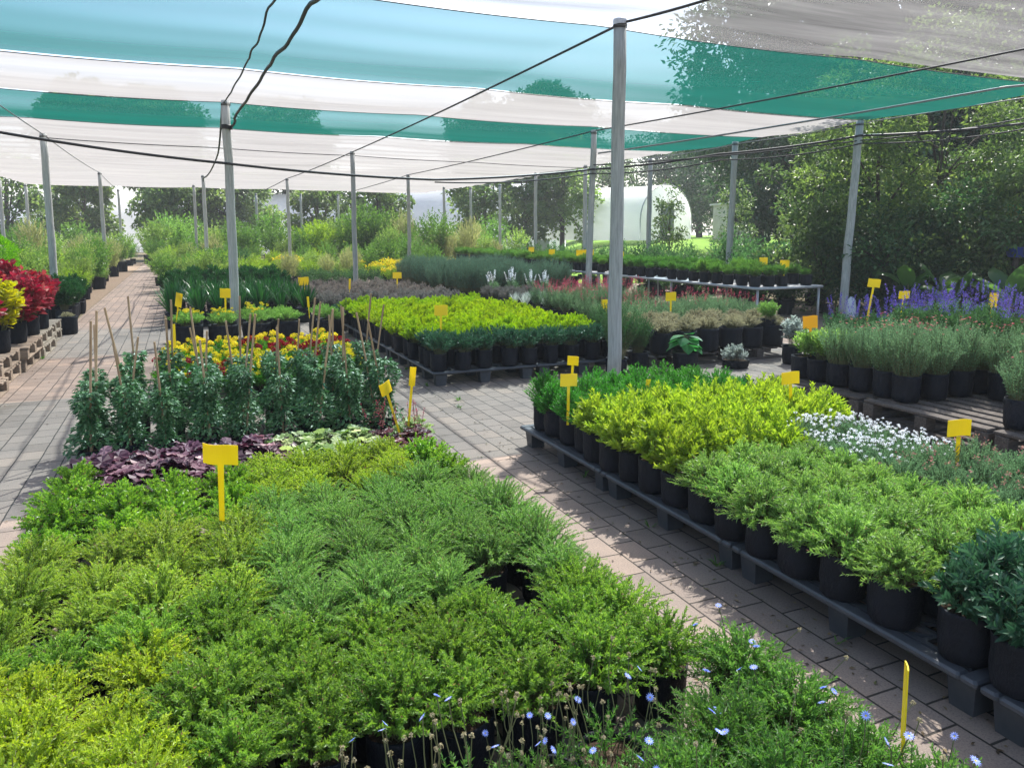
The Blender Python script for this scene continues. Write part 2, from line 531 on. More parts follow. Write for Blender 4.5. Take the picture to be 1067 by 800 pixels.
# ------------------------------------------------------------------ object helpers
def obj(name, me, parent=None, loc=(0, 0, 0), rz=0.0, sc=None):
    o = bpy.data.objects.new(name, me)
    COL.objects.link(o)
    o.location = loc
    if rz:
        o.rotation_euler = (0, 0, rz)
    if sc is not None:
        o.scale = (sc, sc, sc) if np.isscalar(sc) else sc
    if parent is not None:
        o.parent = parent
    return o


def tag(o, label, cat, group=None):
    o['label'] = label
    o['category'] = cat
    o['kind'] = 'thing'
    if group:
        o['group'] = group
    return o


def structure(name, me, kind='structure'):
    o = obj(name, me)
    o['kind'] = kind
    return o


NTH = ['', 'first', 'second', 'third', 'fourth', 'fifth', 'sixth', 'seventh', 'eighth', 'ninth', 'tenth', 'eleventh', 'twelfth',
       'thirteenth', 'fourteenth', 'fifteenth', 'sixteenth', 'seventeenth', 'eighteenth', 'nineteenth', 'twentieth', 'twenty-first',
       'twenty-second', 'twenty-third', 'twenty-fourth', 'twenty-fifth', 'twenty-sixth', 'twenty-seventh', 'twenty-eighth']


def bag_mesh(r=.085, h=.18, seed=0, k=20):
    rg = np.random.default_rng(900 + seed)
    mb = MB()
    prof = [(0.0, 0.002), (r * .84, 0.0), (r * .93, h * .06), (r * .97, h * .22), (r, h * .45), (r * .985, h * .7), (r * 1.01, h * .9),
            (r * 1.03, h), (r * .97, h * 1.005), (r * .95, h * .93), (r * .94, h * .88)]
    mb.lathe(prof, k, 0, .05, rng=rg)
    mb.lathe([(r * .96, h * .885), (r * .5, h * .9), (0.0, h * .91)], k, 1)
    return mb.mesh('planter_bag', [M['bag'], M['soil']], True)


BAGS = {}


def bag(r, h, i):
    key = (r, h, i % 5)
    if key not in BAGS:
        BAGS[key] = bag_mesh(r, h, i % 5)
    return BAGS[key]


class Species:
    """a kind of plant: a few foliage variants, with optional blossom / cane meshes, in a black bag"""

    def __init__(s, name, cat, build, variants=3, pot=(.092, .185), single=False):
        s.name, s.cat, s.pot, s.single = name, cat, pot, single
        s.var = []
        for i in range(variants):
            rng = np.random.default_rng(sum(map(ord, name)) * 13 + i)
            parts = build(rng, pot[1] if pot else 0.0)
            s.var.append([(pn, mb.mesh(name + '_' + pn, mats, False)) for pn, mb, mats in parts])

    def place(s, x, y, z, label, group=None, sc=1.0, rz=None, i=0):
        rz = random.uniform(0, 6.28) if rz is None else rz
        tiltable = len(s.var[0]) == 1 and s.pot
        parts = s.var[i % len(s.var)]
        e = obj(s.name, None, None, (x, y, z), rz)
        tag(e, label, s.cat, group)
        if s.pot:
            b = obj('pot', bag(s.pot[0], s.pot[1], i), e, (0, 0, 0), random.uniform(0, 6.28))
            b.scale = (random.uniform(.95, 1.05), random.uniform(.95, 1.05), random.uniform(.93, 1.03))
        for pn, me in parts:
            o = obj(pn, me, e)
            if pn == 'foliage' and tiltable:
                o.rotation_euler = (random.gauss(0, .07), random.gauss(0, .07), 0)
            if sc != 1.0:
                z0 = s.pot[1] * .9 if s.pot else 0.0
                o.scale = (sc, sc, sc)
                o.location.z = z0 * (1 - sc)
        return e


def block(sp, desc, x0, x1, nx, y0, y1, ny, z=0.0, jit=.026, sc=(.84, 1.16), skip=(), where='from the left', group=None, tail='', back=False):
    """a stand of potted plants set out in rows; row one is nearest the camera"""
    k = 0
    for j in range(ny):
        for i in range(nx):
            if (i, j) in skip:
                continue
            x = x0 + (x1 - x0) * (i / (nx - 1) if nx > 1 else .5) + random.uniform(-jit, jit)
            y = y0 + (y1 - y0) * (j / (ny - 1) if ny > 1 else .5) + random.uniform(-jit, jit)
            bits = desc
            a = NTH[i + 1] if where == 'from the left' else NTH[nx - i]
            if nx > 1 and ny > 1:
                bits += f', {NTH[j + 1]} row, {a} from left'
            elif nx > 1:
                bits += f', {a} from left'
            elif ny > 1:
                bits += f', {NTH[j + 1]} back'
            sp.place(x, y, z, bits, group or sp.cat + ' plants, ' + desc, random.uniform(*sc), None, k + j * 5 + i * 3)
            k += 1

# ------------------------------------------------------------------ plant colours
def LM(key, *cols, **kw):
    M[key] = leaf_mat(key + '_leaf', list(cols), **kw)
    return M[key]


M['stem'] = solid('green_stem', (0.10, 0.11, 0.04), 0.7, (0.16, 0.15, 0.06), 8)
M['stem_brown'] = solid('brown_stem', (0.10, 0.06, 0.035), 0.8, (0.17, 0.11, 0.07), 8)
LM('old_leaf', (.10,.055,.045), (.20,.13,.07), (.32,.24,.11))
LM('gold', (.17,.27,.035), (.32,.42,.05), (.50,.54,.09))
LM('mound', (.09,.20,.032), (.18,.32,.05), (.33,.46,.09))
LM('feather', (.09,.22,.05), (.17,.33,.075), (.30,.46,.12))
LM('feather_gold', (.15,.27,.04), (.28,.40,.06), (.44,.52,.11))
LM('glossy', (.085,.21,.03), (.18,.34,.045), (.33,.47,.08), rough=.3)
LM('smallgold', (.15,.26,.035), (.27,.39,.05), (.43,.50,.10))
LM('felicia', (.055,.15,.03), (.10,.23,.045), (.18,.32,.07))
LM('purple', (.025,.006,.016), (.06,.014,.030), (.13,.045,.07), (.24,.13,.15), rough=.5, trans=.2)
LM('variegated', (.12, .22, .05), (.26, .36, .10), (.50, .55, .30))
LM('maroon', (.03, .006, .010), (.08, .012, .020), (.14, .03, .03), trans=.25)
LM('climber', (.03,.10,.034), (.055,.16,.05), (.11,.24,.085), (.26,.38,.20), rough=.4, spec=.4, trans=.22)
LM('marigold', (0.040, 0.168, 0.020), (0.080, 0.246, 0.030), (0.144, 0.336, 0.040))
LM('darkgreen', (0.011, 0.062, 0.016), (0.021, 0.095, 0.022), (0.040, 0.146, 0.030), rough=.3, trans=.25)
LM('bluegreen', (.022,.070,.036), (.045,.12,.06), (.09,.18,.095), rough=.35, trans=.25)
LM('lightmound', (.11,.24,.05), (.21,.37,.08), (.37,.52,.18))
LM('duranta', (.16,.27,.035), (.29,.41,.05), (.46,.53,.10))
LM('euryops', (0.028, 0.146, 0.020), (0.056, 0.224, 0.030), (0.112, 0.325, 0.050))
LM('greygreen', (0.080, 0.168, 0.080), (0.136, 0.246, 0.120), (0.208, 0.336, 0.180))
LM('lime', (.15,.27,.02), (.28,.42,.03), (.46,.53,.06))
LM('greypurple', (.09, .09, .075), (.16, .15, .13), (.20, .13, .13))
LM('lavender', (0.060, 0.123, 0.085), (0.096, 0.179, 0.125), (0.144, 0.246, 0.170))
LM('silver', (.22, .25, .20), (.34, .36, .31), (.52, .53, .48))
LM('beige', (.20, .18, .10), (.33, .29, .17), (.50, .44, .28))
LM('coleus_red', (.12,.008,.014), (.24,.018,.028), (.33,.05,.055), (.45,.25,.16), trans=.35)
LM('coleus_gold', (.34, .38, .01), (.50, .48, .015), (.62, .52, .03))
LM('conifer', (0.080, 0.269, 0.010), (0.160, 0.403, 0.015), (0.240, 0.493, 0.030))
LM('banana', (.022,.065,.018), (.045,.11,.026), (.09,.18,.04), rough=.35)
LM('bigleaf', (0.024, 0.134, 0.030), (0.040, 0.190, 0.045), (0.080, 0.258, 0.080), rough=.3)
LM('shrub_olive', (.11,.20,.045), (.19,.30,.07), (.31,.40,.11))
LM('shrub_lime', (.14,.26,.03), (.24,.39,.045), (.38,.49,.08))
LM('shrub_mid', (.06,.15,.03), (.11,.23,.045), (.20,.34,.08))
LM('shrub_dark', (.028,.075,.028), (.05,.12,.04), (.09,.18,.06))
LM('tree_dark', (.022,.054,.024), (.042,.092,.036), (.08,.145,.055), trans=.3)
LM('tree_mid', (.045,.09,.028), (.08,.14,.042), (.15,.225,.065), trans=.4)
LM('tree_light', (.075,.14,.038), (.135,.22,.055), (.24,.34,.09), trans=.45)
LM('reed', (.17,.21,.08), (.28,.31,.12), (.42,.42,.22))


def petal(key, c1, c2, **kw):
    M[key] = leaf_mat(key + '_petal', [c1, c2], trans=.3, rough=.6, spec=.1, var=.1, tcol=True, **kw)


petal('p_blue', (.22, .30, .80), (.42, .50, .92))
petal('p_yellow', (.62, .50, .03), (.78, .66, .06))
petal('p_white', (.72, .73, .74), (.88, .88, .90))
petal('p_red', (.22, .012, .020), (.36, .03, .04))
petal('p_pink', (.34, .05, .09), (.50, .12, .16))
petal('p_violet', (.08, .055, .28), (.18, .14, .44))
petal('p_dry', (.26, .22, .12), (.42, .37, .24))
petal('p_rose', (.30, .14, .11), (.42, .24, .19))


def sheer(name, c1, c2, trans, rough=.4, scale=4):
    m, nt, N, L = new_mat(name)
    tc = node(nt, 'ShaderNodeTexCoord')
    nz = node(nt, 'ShaderNodeTexNoise', Scale=scale, Detail=5)
    L.new(tc.outputs['Object'], nz.inputs['Vector'])
    rp = ramp(nt, [(.3, c1), (.7, c2)])
    L.new(nz.outputs['Fac'], rp.inputs[0])
    p = node(nt, 'ShaderNodeBsdfPrincipled', Roughness=rough)
    t = node(nt, 'ShaderNodeBsdfTranslucent')
    L.new(rp.outputs[0], p.inputs['Base Color'])
    L.new(rp.outputs[0], t.inputs['Color'])
    mx = node(nt, 'ShaderNodeMixShader')
    mx.inputs[0].default_value = trans
    L.new(p.outputs[0], mx.inputs[1])
    L.new(t.outputs[0], mx.inputs[2])
    o = node(nt, 'ShaderNodeOutputMaterial')
    L.new(mx.outputs[0], o.inputs[0])
    return m


M['tag'] = sheer('yellow_plastic', (0.86, 0.68, 0.010), (0.95, 0.80, 0.018), .4)
M['tag_orange'] = sheer('amber_plastic', (0.90, 0.54, 0.010), (0.95, 0.62, 0.014), .4)
M['poly'] = sheer('tunnel_plastic', (0.86, 0.87, 0.88), (0.92, 0.93, 0.94), .6, .35, .6)
# ------------------------------------------------------------------ plant species
def simple(leaf, stem='stem', **kw):
    def b(rng, h0):
        mb = MB()
        shoots(mb, rng, z0=h0 * .9, **kw)
        return [('foliage', mb, [M[leaf], M[stem], M['old_leaf']])]
    return b


S = {}
S['gold'] = Species('golden_shrub', 'shrub', simple('gold', fleck=.03, n=135, rad=.19, h=.215, per=36, L=.0185, W=.0085, t0=.35, flat=.45, lift=.6, hvar=.3, jit=.5), 4)
S['mound'] = Species('mounded_shrub', 'shrub', simple('mound', fleck=.03, n=140, rad=.195, h=.205, per=36, L=.018, W=.0078, t0=.35, flat=.5, lift=.6, hvar=.3, jit=.5), 4)
S['feather'] = Species('feathery_shrub', 'shrub', simple('feather', fleck=.03, n=140, rad=.22, h=.23, per=44, L=.019, W=.0040, tmpl=BLADE, t0=.25, pitch=.7, flat=.5, lift=.68, hvar=.35), 4)
S['feather_gold'] = Species('golden_feathery_shrub', 'shrub', simple('feather_gold', fleck=.03, n=150, rad=.205, h=.225, per=38, L=.019, W=.0058, tmpl=BLADE, t0=.3, pitch=.8, flat=.5, lift=.6, hvar=.35), 4)
S['glossy'] = Species('glossy_shrub', 'shrub', simple('glossy', fleck=.03, n=90, rad=.175, h=.22, per=26, L=.024, W=.013, t0=.35, flat=.5, lift=.6, hvar=.3, jit=.5), 3)
S['smallgold'] = Species('small_leaved_shrub', 'shrub', simple('smallgold', fleck=.03, n=120, rad=.17, h=.20, per=30, L=.015, W=.009, t0=.4, flat=.5, lift=.6, jit=.5), 3)


def felicia(flowers, dry, full=1.0):
    def b(rng, h0):
        mb = MB()
        tip, d = shoots(mb, rng, int(150 * full), .19, .17 * (.5 + .5 * full), h0 * .9, 30, .017, .0065, t0=.3, flat=.6, lift=.6, hvar=.35, jit=.5)
        out = [('foliage', mb, [M['felicia'], M['stem']])]
        fb = MB()
        n = flowers + dry
        ix = rng.choice(len(tip), n, replace=n > len(tip))
        b0 = tip[ix] * np.array([.9, .9, .9])
        top = tip[ix] + np.c_[rng.normal(0, .02, (n, 2)), rng.uniform(.03, .10, n) * (1 if full > .5 else 1.9)]
        for q in range(n):
            m_ = (b0[q] + top[q]) / 2 + rng.normal(0, .008, 3)
            fb.tube([b0[q], m_, top[q]], .0014, 4, 2, .5, False)
        if flowers:
            star(fb, rng, top[:flowers], np.c_[rng.normal(0, .6, (flowers, 2)), np.ones(flowers)], .0115, 12, .3, 0, 1)
        puff(fb, rng, top[flowers:], .0048, 22, .007, .004, 3, squash=1.2)
        out.append(('blossom', fb, [M['p_blue'], M['p_yellow'], M['stem'], M['p_dry']]))
        return out
    return b


S['felicia'] = Species('blue_daisy', 'daisy plant', felicia(3, 2), 4)
S['felicia_dry'] = Species('seeding_blue_daisy', 'daisy plant', felicia(5, 22, .2), 4)


def heuchera(leaf, n=46, blooms=False, size=.062):
    def b(rng, h0):
        mb = MB()
        ph = rng.uniform(0, 6.28, n)
        u = np.sqrt(rng.uniform(0, 1, n))
        r = .13 * u
        pos = np.c_[r * np.cos(ph), r * np.sin(ph), h0 * .9 + .12 * (1 - .65 * u ** 2) * rng.uniform(.7, 1.1, n)]
        for q in range(n):
            mb.tube([[pos[q, 0] * .1, pos[q, 1] * .1, h0 * .88], pos[q] * np.array([.6, .6, .96]), pos[q]], .0016, 4, 1, .5, False)
        ax = np.c_[np.cos(ph), np.sin(ph), -.25 * u + .15] + rng.normal(0, .25, (n, 3))
        nr = np.c_[.5 * u * np.cos(ph), .5 * u * np.sin(ph), np.ones(n)] + rng.normal(0, .25, (n, 3))
        ll = size * rng.uniform(.6, 1.2, n)
        leaves(mb, pos - unit(ax) * (ll * .3)[:, None], ax, nr, ll, ll * 1.05, ROUND, 0, rng.uniform(0, 1, n))
        out = [('foliage', mb, [M[leaf], M['maroon'] if leaf != 'variegated' else M['stem']])]
        if blooms:
            fb = MB()
            k = 4
            bs = np.c_[rng.normal(0, .04, (k, 2)), np.full(k, h0 + .08)]
            dr = np.c_[rng.normal(0, .25, (k, 2)), np.ones(k)]
            for q in range(k):
                fb.tube([bs[q], bs[q] + unit(dr[q]) * .22], .0014, 4, 1)
            spike(fb, rng, bs + unit(dr) * .1, dr, .14, 26, .010, .006, 0, .012)
            out.append(('blossom', fb, [M['p_pink'], M['maroon']]))
        return out
    return b


S['heuch_purple'] = Species('purple_heuchera', 'heuchera', heuchera('purple', 60, size=.07), 4, (.075, .13))
S['heuch_lime'] = Species('variegated_heuchera', 'heuchera', heuchera('variegated', 60, size=.062), 3, (.075, .13))
S['heuch_maroon'] = Species('maroon_heuchera', 'heuchera', heuchera('maroon', 50, True, .058), 3, (.075, .13))


def climber(rng, h0):
    mb = MB()
    hh = rng.uniform(.42, .54)
    n = 1000
    t = rng.uniform(0, 1, n) ** .85
    ph = rng.uniform(0, 6.28, n)
    env = .145 * (1.0 - .5 * t ** 2) * (0.72 + .40 * np.sin(t * 9 + rng.uniform(0, 6)))
    r = env * np.sqrt(rng.uniform(.15, 1, n))
    pos = np.c_[r * np.cos(ph), r * np.sin(ph), h0 * .55 + t * (hh + h0 * .4)]
    ax = np.c_[np.cos(ph), np.sin(ph), rng.uniform(-.7, .3, n)] + rng.normal(0, .35, (n, 3))
    nr = np.c_[.55 * np.cos(ph), .55 * np.sin(ph), np.ones(n)] + rng.normal(0, .35, (n, 3))
    leaves(mb, pos, ax, nr, .042 * rng.uniform(.6, 1.2, n), .023 * rng.uniform(.8, 1.2, n), OVATE, 0, rng.uniform(0, .9, n))
    for q in range(3):
        zz = np.linspace(h0 * .9, h0 * .9 + hh * .98, 14)
        an = zz * 22 + q * 2.1
        mb.tube(np.c_[.022 * np.cos(an), .022 * np.sin(an), zz], .002, 4, 1)
    cb = MB()
    ch = rng.uniform(.78, 1.0)
    lx, ly = rng.normal(0, .055, 2)
    cb.tube([[0, 0, h0 * .5], [lx * .5, ly * .5, h0 + ch * .5], [lx, ly, h0 * .9 + ch]], .0085, 6, 0)
    cb.tube([[lx * .45 - .012, ly * .45, h0 + hh * .62], [lx * .45 + .012, ly * .45 + .01, h0 + hh * .66], [lx * .45, ly * .45 - .012, h0 + hh * .72]], .005, 5, 1)
    return [('foliage', mb, [M['climber'], M['stem']]), ('cane', cb, [M['cane'], M['tie']])]


S['climber'] = Species('staked_climber', 'climber', climber, 7, (.075, .19))


def flowered(leaf, petals, nfl, kind, fsize, fn=10, stem='stem', fl_up=.0, centre='p_yellow', pick='top', fw=.5, **kw):
    def b(rng, h0):
        mb = MB()
        tip, d = shoots(mb, rng, z0=h0 * .9, **kw)
        fb = MB()
        m = min(nfl, len(tip))
        order = np.argsort(-tip[:, 2] + rng.normal(0, .03, len(tip)))[:m]
        tp, dd = tip[order], d[order] + np.array([0, 0, .8])
        if fl_up:
            t2 = tp + unit(dd) * fl_up * rng.uniform(.5, 1.1, (m, 1))
            for q in range(m):
                fb.tube([tp[q], t2[q]], .0012, 4, 2, .5, False)
            tp = t2
        if kind == 'star':
            star(fb, rng, tp, dd + rng.normal(0, .4, dd.shape), fsize, fn, fw, 0, 1)
        elif kind == 'puff':
            puff(fb, rng, tp, fsize, fn, fsize * .8, fsize * .5, 0)
        elif kind == 'spike':
            spike(fb, rng, tp - unit(dd) * .01, dd, fsize, fn, .014, .009, 0, .014)
        return [('foliage', mb, [M[leaf], M[stem]]), ('blossom', fb, [M[petals], M[centre], M[stem]])]
    return b


S['marigold'] = Species('yellow_flowering_plant', 'flowering plant', flowered('marigold', 'p_yellow', 9, 'puff', .024, 30, n=60, rad=.14, h=.20, per=18, L=.032, W=.011, t0=.35, fl_up=.03), 3, (.08, .16))
S['redflower'] = Species('red_flowering_plant', 'flowering plant', flowered('marigold', 'p_red', 15, 'puff', .022, 30, n=60, rad=.14, h=.19, per=18, L=.032, W=.011, t0=.35, fl_up=.03), 2, (.08, .16))
S['bigbag'] = Species('yellow_flowered_groundcover', 'flowering plant', flowered('lightmound', 'p_yellow', 10, 'puff', .026, 24, n=90, rad=.26, h=.24, per=22, L=.034, W=.012, t0=.35, fl_up=.03), 3, (.2, .30))
S['bigbag_green'] = Species('green_groundcover', 'groundcover', simple('lightmound', n=90, rad=.25, h=.22, per=22, L=.034, W=.012, t0=.35), 2, (.2, .30))


def strap(leaf, n=60, ln=.42, wd=.022, spread=.8):
    def b(rng, h0):
        mb = MB()
        ph = rng.uniform(0, 6.28, n)
        out = rng.uniform(.1, spread, n)
        l = ln * rng.uniform(.65, 1.1, n)
        z = h0 * .9
        prev = None
        k = 5
        P = []
        for s in range(k):
            t = s / (k - 1)
            rr = .03 + l * out * t * .8
            zz = z + l * (t - .45 * out * t * t)
            P.append(np.c_[rr * np.cos(ph), rr * np.sin(ph), zz])
        side = np.c_[-np.sin(ph), np.cos(ph), np.zeros(n)]
        ws = [.7, 1, 1, .8, .08]
        vs = []
        for s in range(k):
            vs.append(P[s] - side * wd * .5 * ws[s])
            vs.append(P[s] + side * wd * .5 * ws[s])
        v = np.stack(vs, 1).reshape(-1, 3)
        fl = np.array([[2 * s, 2 * s + 1, 2 * s + 3, 2 * s + 2] for s in range(k - 1)])
        f = (fl[None] + (np.arange(n) * 2 * k)[:, None, None]).reshape(-1, 4)
        mb.add(v, f, 0, np.repeat(rng.uniform(0, 1, n), 2 * k))
        return [('foliage', mb, [M[leaf]])]
    return b


S['strap'] = Species('strap_leaved_lily', 'lily plant', strap('darkgreen', 70, .55, .028), 3, (.13, .26))
S['strap_dark'] = Species('dark_leaved_shrub', 'shrub', simple('darkgreen', n=80, rad=.22, h=.5, per=20, L=.075, W=.026, t0=.2, flat=.35, lift=.6), 3, (.13, .26))
# right-hand bed
S['bluegreen'] = Species('dark_leaved_bush', 'shrub', simple('bluegreen', n=50, rad=.185, h=.26, per=17, L=.056, W=.023, tmpl=OVATE, t0=.25, flat=.75, lift=.5, pitch=.8), 4)
S['lightmound'] = Species('pale_green_mound', 'mound plant', simple('lightmound', fleck=.03, n=170, rad=.19, h=.19, per=24, L=.025, W=.0050, tmpl=BLADE, t0=.4, pitch=.75, flat=.85, lift=.6), 4)
S['duranta'] = Species('lime_gold_shrub', 'shrub', simple('duranta', fleck=.012, n=54, rad=.18, h=.29, per=22, L=.046, W=.017, tmpl=OVATE, t0=.2, flat=.7, lift=.55, pitch=.75, hvar=.35, tipup=.2), 4)
S['euryops'] = Species('ferny_green_shrub', 'shrub', simple('euryops', n=110, rad=.18, h=.27, per=30, L=.030, W=.006, tmpl=BLADE, t0=.25, pitch=.7, flat=.7, lift=.55), 3)
S['whiteflower'] = Species('white_flowering_plant', 'flowering plant', flowered('greygreen', 'p_white', 38, 'puff', .0095, 18, n=90, rad=.15, h=.20, per=26, L=.020, W=.0045, t0=.2, pitch=.7, fl_up=.03), 3)
S['rosyflower'] = Species('rosy_tipped_plant', 'flowering plant', flowered('greygreen', 'p_rose', 6, 'spike', .03, 7, n=100, rad=.14, h=.24, per=30, L=.018, W=.0045, t0=.2, pitch=.7, flat=.3), 3)
# middle bed
S['lime'] = Species('bright_lime_shrub', 'shrub', simple('lime', fleck=.012, n=56, rad=.18, h=.24, per=18, L=.042, W=.019, t0=.3, flat=.5, lift=.55, pitch=.8, tipup=.25), 4, (.09, .2))
S['limegreen_dark'] = Species('grey_green_shrub', 'shrub', simple('bluegreen', n=56, rad=.185, h=.23, per=18, L=.036, W=.016, t0=.25, flat=.4, lift=.5, pitch=.8), 3, (.09, .2))
S['tallbush'] = Species('bushy_dark_shrub', 'shrub', simple('shrub_dark', n=150, rad=.27, h=.68, per=26, L=.034, W=.011, t0=.2, flat=.3, lift=.5), 2, (.12, .22))
S['greypurple'] = Species('grey_purple_shrub', 'shrub', simple('greypurple', n=75, rad=.2, h=.32, per=20, L=.036, W=.014, t0=.2, flat=.4), 3, (.1, .2))
S['lavender'] = Species('lavender_bush', 'lavender', simple('lavender', n=130, rad=.19, h=.50, per=26, L=.030, W=.006, t0=.15, pitch=.45, flat=.3, base=.5, lift=.3), 3, (.1, .2))
S['silvertuft'] = Species('silver_tufted_plant', 'tufted plant', strap('silver', 90, .26, .007, .7), 3, (.1, .2))
S['darktuft'] = Species('grey_tufted_plant', 'tufted plant', simple('greypurple', n=80, rad=.15, h=.24, per=20, L=.03, W=.007, t0=.2), 2, (.1, .2))
S['whitespike'] = Species('white_spiked_plant', 'flowering plant', flowered('greygreen', 'p_white', 9, 'spike', .16, 60, n=50, rad=.13, h=.3, per=20, L=.03, W=.009, t0=.2), 2, (.1, .2))
S['redsalvia'] = Species('red_flowered_salvia', 'salvia', flowered('greygreen', 'p_pink', 16, 'spike', .11, 22, n=80, rad=.2, h=.42, per=22, L=.028, W=.009, t0=.2, flat=.35), 3, (.1, .2))
S['blushsalvia'] = Species('pink_flecked_salvia', 'salvia', flowered('greygreen', 'p_pink', 5, 'spike', .09, 14, n=80, rad=.2, h=.40, per=22, L=.028, W=.009, t0=.2, flat=.35), 3, (.1, .2))
# right stacked pallets
S['fuzzy'] = Species('grey_green_salvia', 'salvia', flowered('greygreen', 'p_pink', 10, 'star', .012, 6, n=120, rad=.2, h=.40, per=26, L=.022, W=.0075, t0=.12, flat=.4, base=.4, fl_up=.02), 4, (.10, .21))
S['yellowgreen'] = Species('yellow_green_salvia', 'salvia', simple('lightmound', n=46, rad=.13, h=.26, per=18, L=.045, W=.016, tmpl=OVATE, t0=.2, flat=.35), 2, (.10, .21))
S['violet'] = Species('violet_salvia', 'salvia', flowered('shrub_dark', 'p_violet', 5, 'spike', .22, 60, n=44, rad=.17, h=.42, per=20, L=.045, W=.016, t0=.15, flat=.25), 4, (.10, .21))
S['beige'] = Species('beige_cushion_plant', 'cushion plant', simple('beige', n=110, rad=.19, h=.20, per=22, L=.022, W=.010, t0=.4, flat=.6, lift=.6), 3, (.14, .28))


def bigleaf(rng, h0):
    mb = MB()
    n = 16
    ph = np.arange(n) * 2.4
    u = np.linspace(.25, 1, n)
    pos = np.c_[.10 * u * np.cos(ph), .10 * u * np.sin(ph), h0 + .24 * (1.05 - .75 * u)]
    for q in range(n):
        mb.tube([[0, 0, h0 * .88], pos[q] * [.5, .5, 1.0], pos[q]], .004, 5, 1)
    ax = np.c_[np.cos(ph), np.sin(ph), -.9 * u + .2] + rng.normal(0, .12, (n, 3))
    nr = np.c_[np.cos(ph) * .8, np.sin(ph) * .8, np.ones(n)] + rng.normal(0, .1, (n, 3))
    leaves(mb, pos, ax, nr, .17 * rng.uniform(.8, 1.1, n), .15, OVATE, 0, rng.uniform(0, 1, n))
    return [('foliage', mb, [M['bigleaf'], M['stem']])]


S['bigleaf'] = Species('broad_leaved_plant', 'foliage plant', bigleaf, 1, (.14, .22))
S['silver'] = Species('silver_leaved_plant', 'foliage plant', simple('silver', n=34, rad=.17, h=.2, per=16, L=.05, W=.024, tmpl=OVATE, t0=.3, flat=.5), 1, (.15, .10))
S['whiteleaf'] = Species('white_variegated_plant', 'foliage plant', simple('silver', n=30, rad=.15, h=.32, per=16, L=.07, W=.036, tmpl=OVATE, t0=.25, flat=.4), 1, (.12, .24))


def coleus(leaf):
    return simple(leaf, n=40, rad=.24, h=.52, per=17, L=.10, W=.058, tmpl=OVATE, t0=.12, flat=.35, lift=.5, pitch=1.0, stem_r=.003)


S['coleus'] = Species('red_coleus', 'coleus', coleus('coleus_red'), 4, (.115, .26))
S['coleus_gold'] = Species('golden_coleus', 'coleus', coleus('coleus_gold'), 2, (.115, .26))
S['bench'] = Species('bench_seedling', 'seedling', simple('felicia', n=46, rad=.14, h=.2, per=14, L=.05, W=.012, t0=.2, flat=.3), 3, (.10, .18))
print('species built')

# ------------------------------------------------------------------ setting
def sheet(name, x0, x1, y0, y1, z, mat, kind='structure', nx=1, ny=1, fn=None):
    mb = MB()
    xs, ys = np.linspace(x0, x1, nx + 1), np.linspace(y0, y1, ny + 1)
    X, Y = np.meshgrid(xs, ys)
    Z = np.full_like(X, z) if fn is None else fn(X, Y)
    v = np.stack([X, Y, Z], -1).reshape(-1, 3)
    w = nx + 1
    f = [[j * w + i, j * w + i + 1, j * w + w + i + 1, j * w + w + i] for j in range(ny) for i in range(nx)]
    mb.add(v, f)
    return structure(name, mb.mesh(name, [mat], True), kind)


sheet('ground', -400, 400, -60, 640, -0.004, M['ground'])
sheet('paving', -1.85, 13.2, -4, 45, 0.0, M['paving'])


def lawn_z(X, Y):
    d = X * FW[0] + Y * FW[1]
    t = np.clip((d - 24) / 20, 0, 1)
    return 0.004 + 1.25 * t * t * (3 - 2 * t) + .0 * X


def lawn_sheet():
    mb = MB()
    ds = np.linspace(24, 120, 40)
    ls = np.linspace(2, 90, 30)
    D, Lx = np.meshgrid(ds, ls, indexing='ij')
    X = FW[0] * D + RT[0] * Lx
    Y = FW[1] * D + RT[1] * Lx
    Z = lawn_z(X, Y) * np.clip((Lx - 2) / 4, 0, 1) + 0.004
    v = np.stack([X, Y, Z], -1).reshape(-1, 3)
    w = 30
    f = [[j * w + i, j * w + i + 1, j * w + w + i + 1, j * w + w + i] for j in range(39) for i in range(29)]
    mb.add(v, f)
    return structure('lawn', mb.mesh('lawn', [M['lawn']], True))


lawn_sheet()
sheet('soil', -14, -1.86, 17.2, 45, 0.004, M['clay'])


# ---- posts
OX, OY = .978, .957
def post(top, h, r, label, lean=(0, 0), cap=False):
    x, y = top[0] * OX, top[1] * OY
    mb = MB()
    rg = np.random.default_rng(int(abs(x * 91 + y * 17)))
    k = 9
    pts = []
    for i in range(k):
        t = i / (k - 1)
        pts.append([x - lean[0] * (1 - t) + rg.normal(0, .004), y - lean[1] * (1 - t) + rg.normal(0, .004), t * h])
    base = np.array(pts[0])
    mb.tube(np.array(pts) - base, np.linspace(r * 1.06, r * .92, k) * rg.normal(1, .012, k), 14)
    o = obj('timber_post', mb.mesh('timber_post', [M['pole']], True), None, base)
    tw = MB()
    for q in range(3):
        an = np.linspace(0, 2 * pi, 15)
        tw.tube(np.c_[(r * .97 + .004) * np.cos(an), (r * .97 + .004) * np.sin(an), h - .07 + q * .012 + .004 * np.sin(an + q)], .004, 4)
    obj('wire_lashing', tw.mesh('wire_lashing', [M['wire']], True), o, (x - base[0], y - base[1], 0))
    tag(o, label, 'post', 'grey timber posts holding up the shade cloth')
    if cap:
        c = MB()
        c.lathe([(0, .012), (r * .96, .010), (r * 1.0, .0), (r * .99, -.045)], 16)
        obj('cap', c.mesh('post_cap', [M['cap']], True), o, (pts[-1][0] - base[0], pts[-1][1] - base[1], h))
    return o


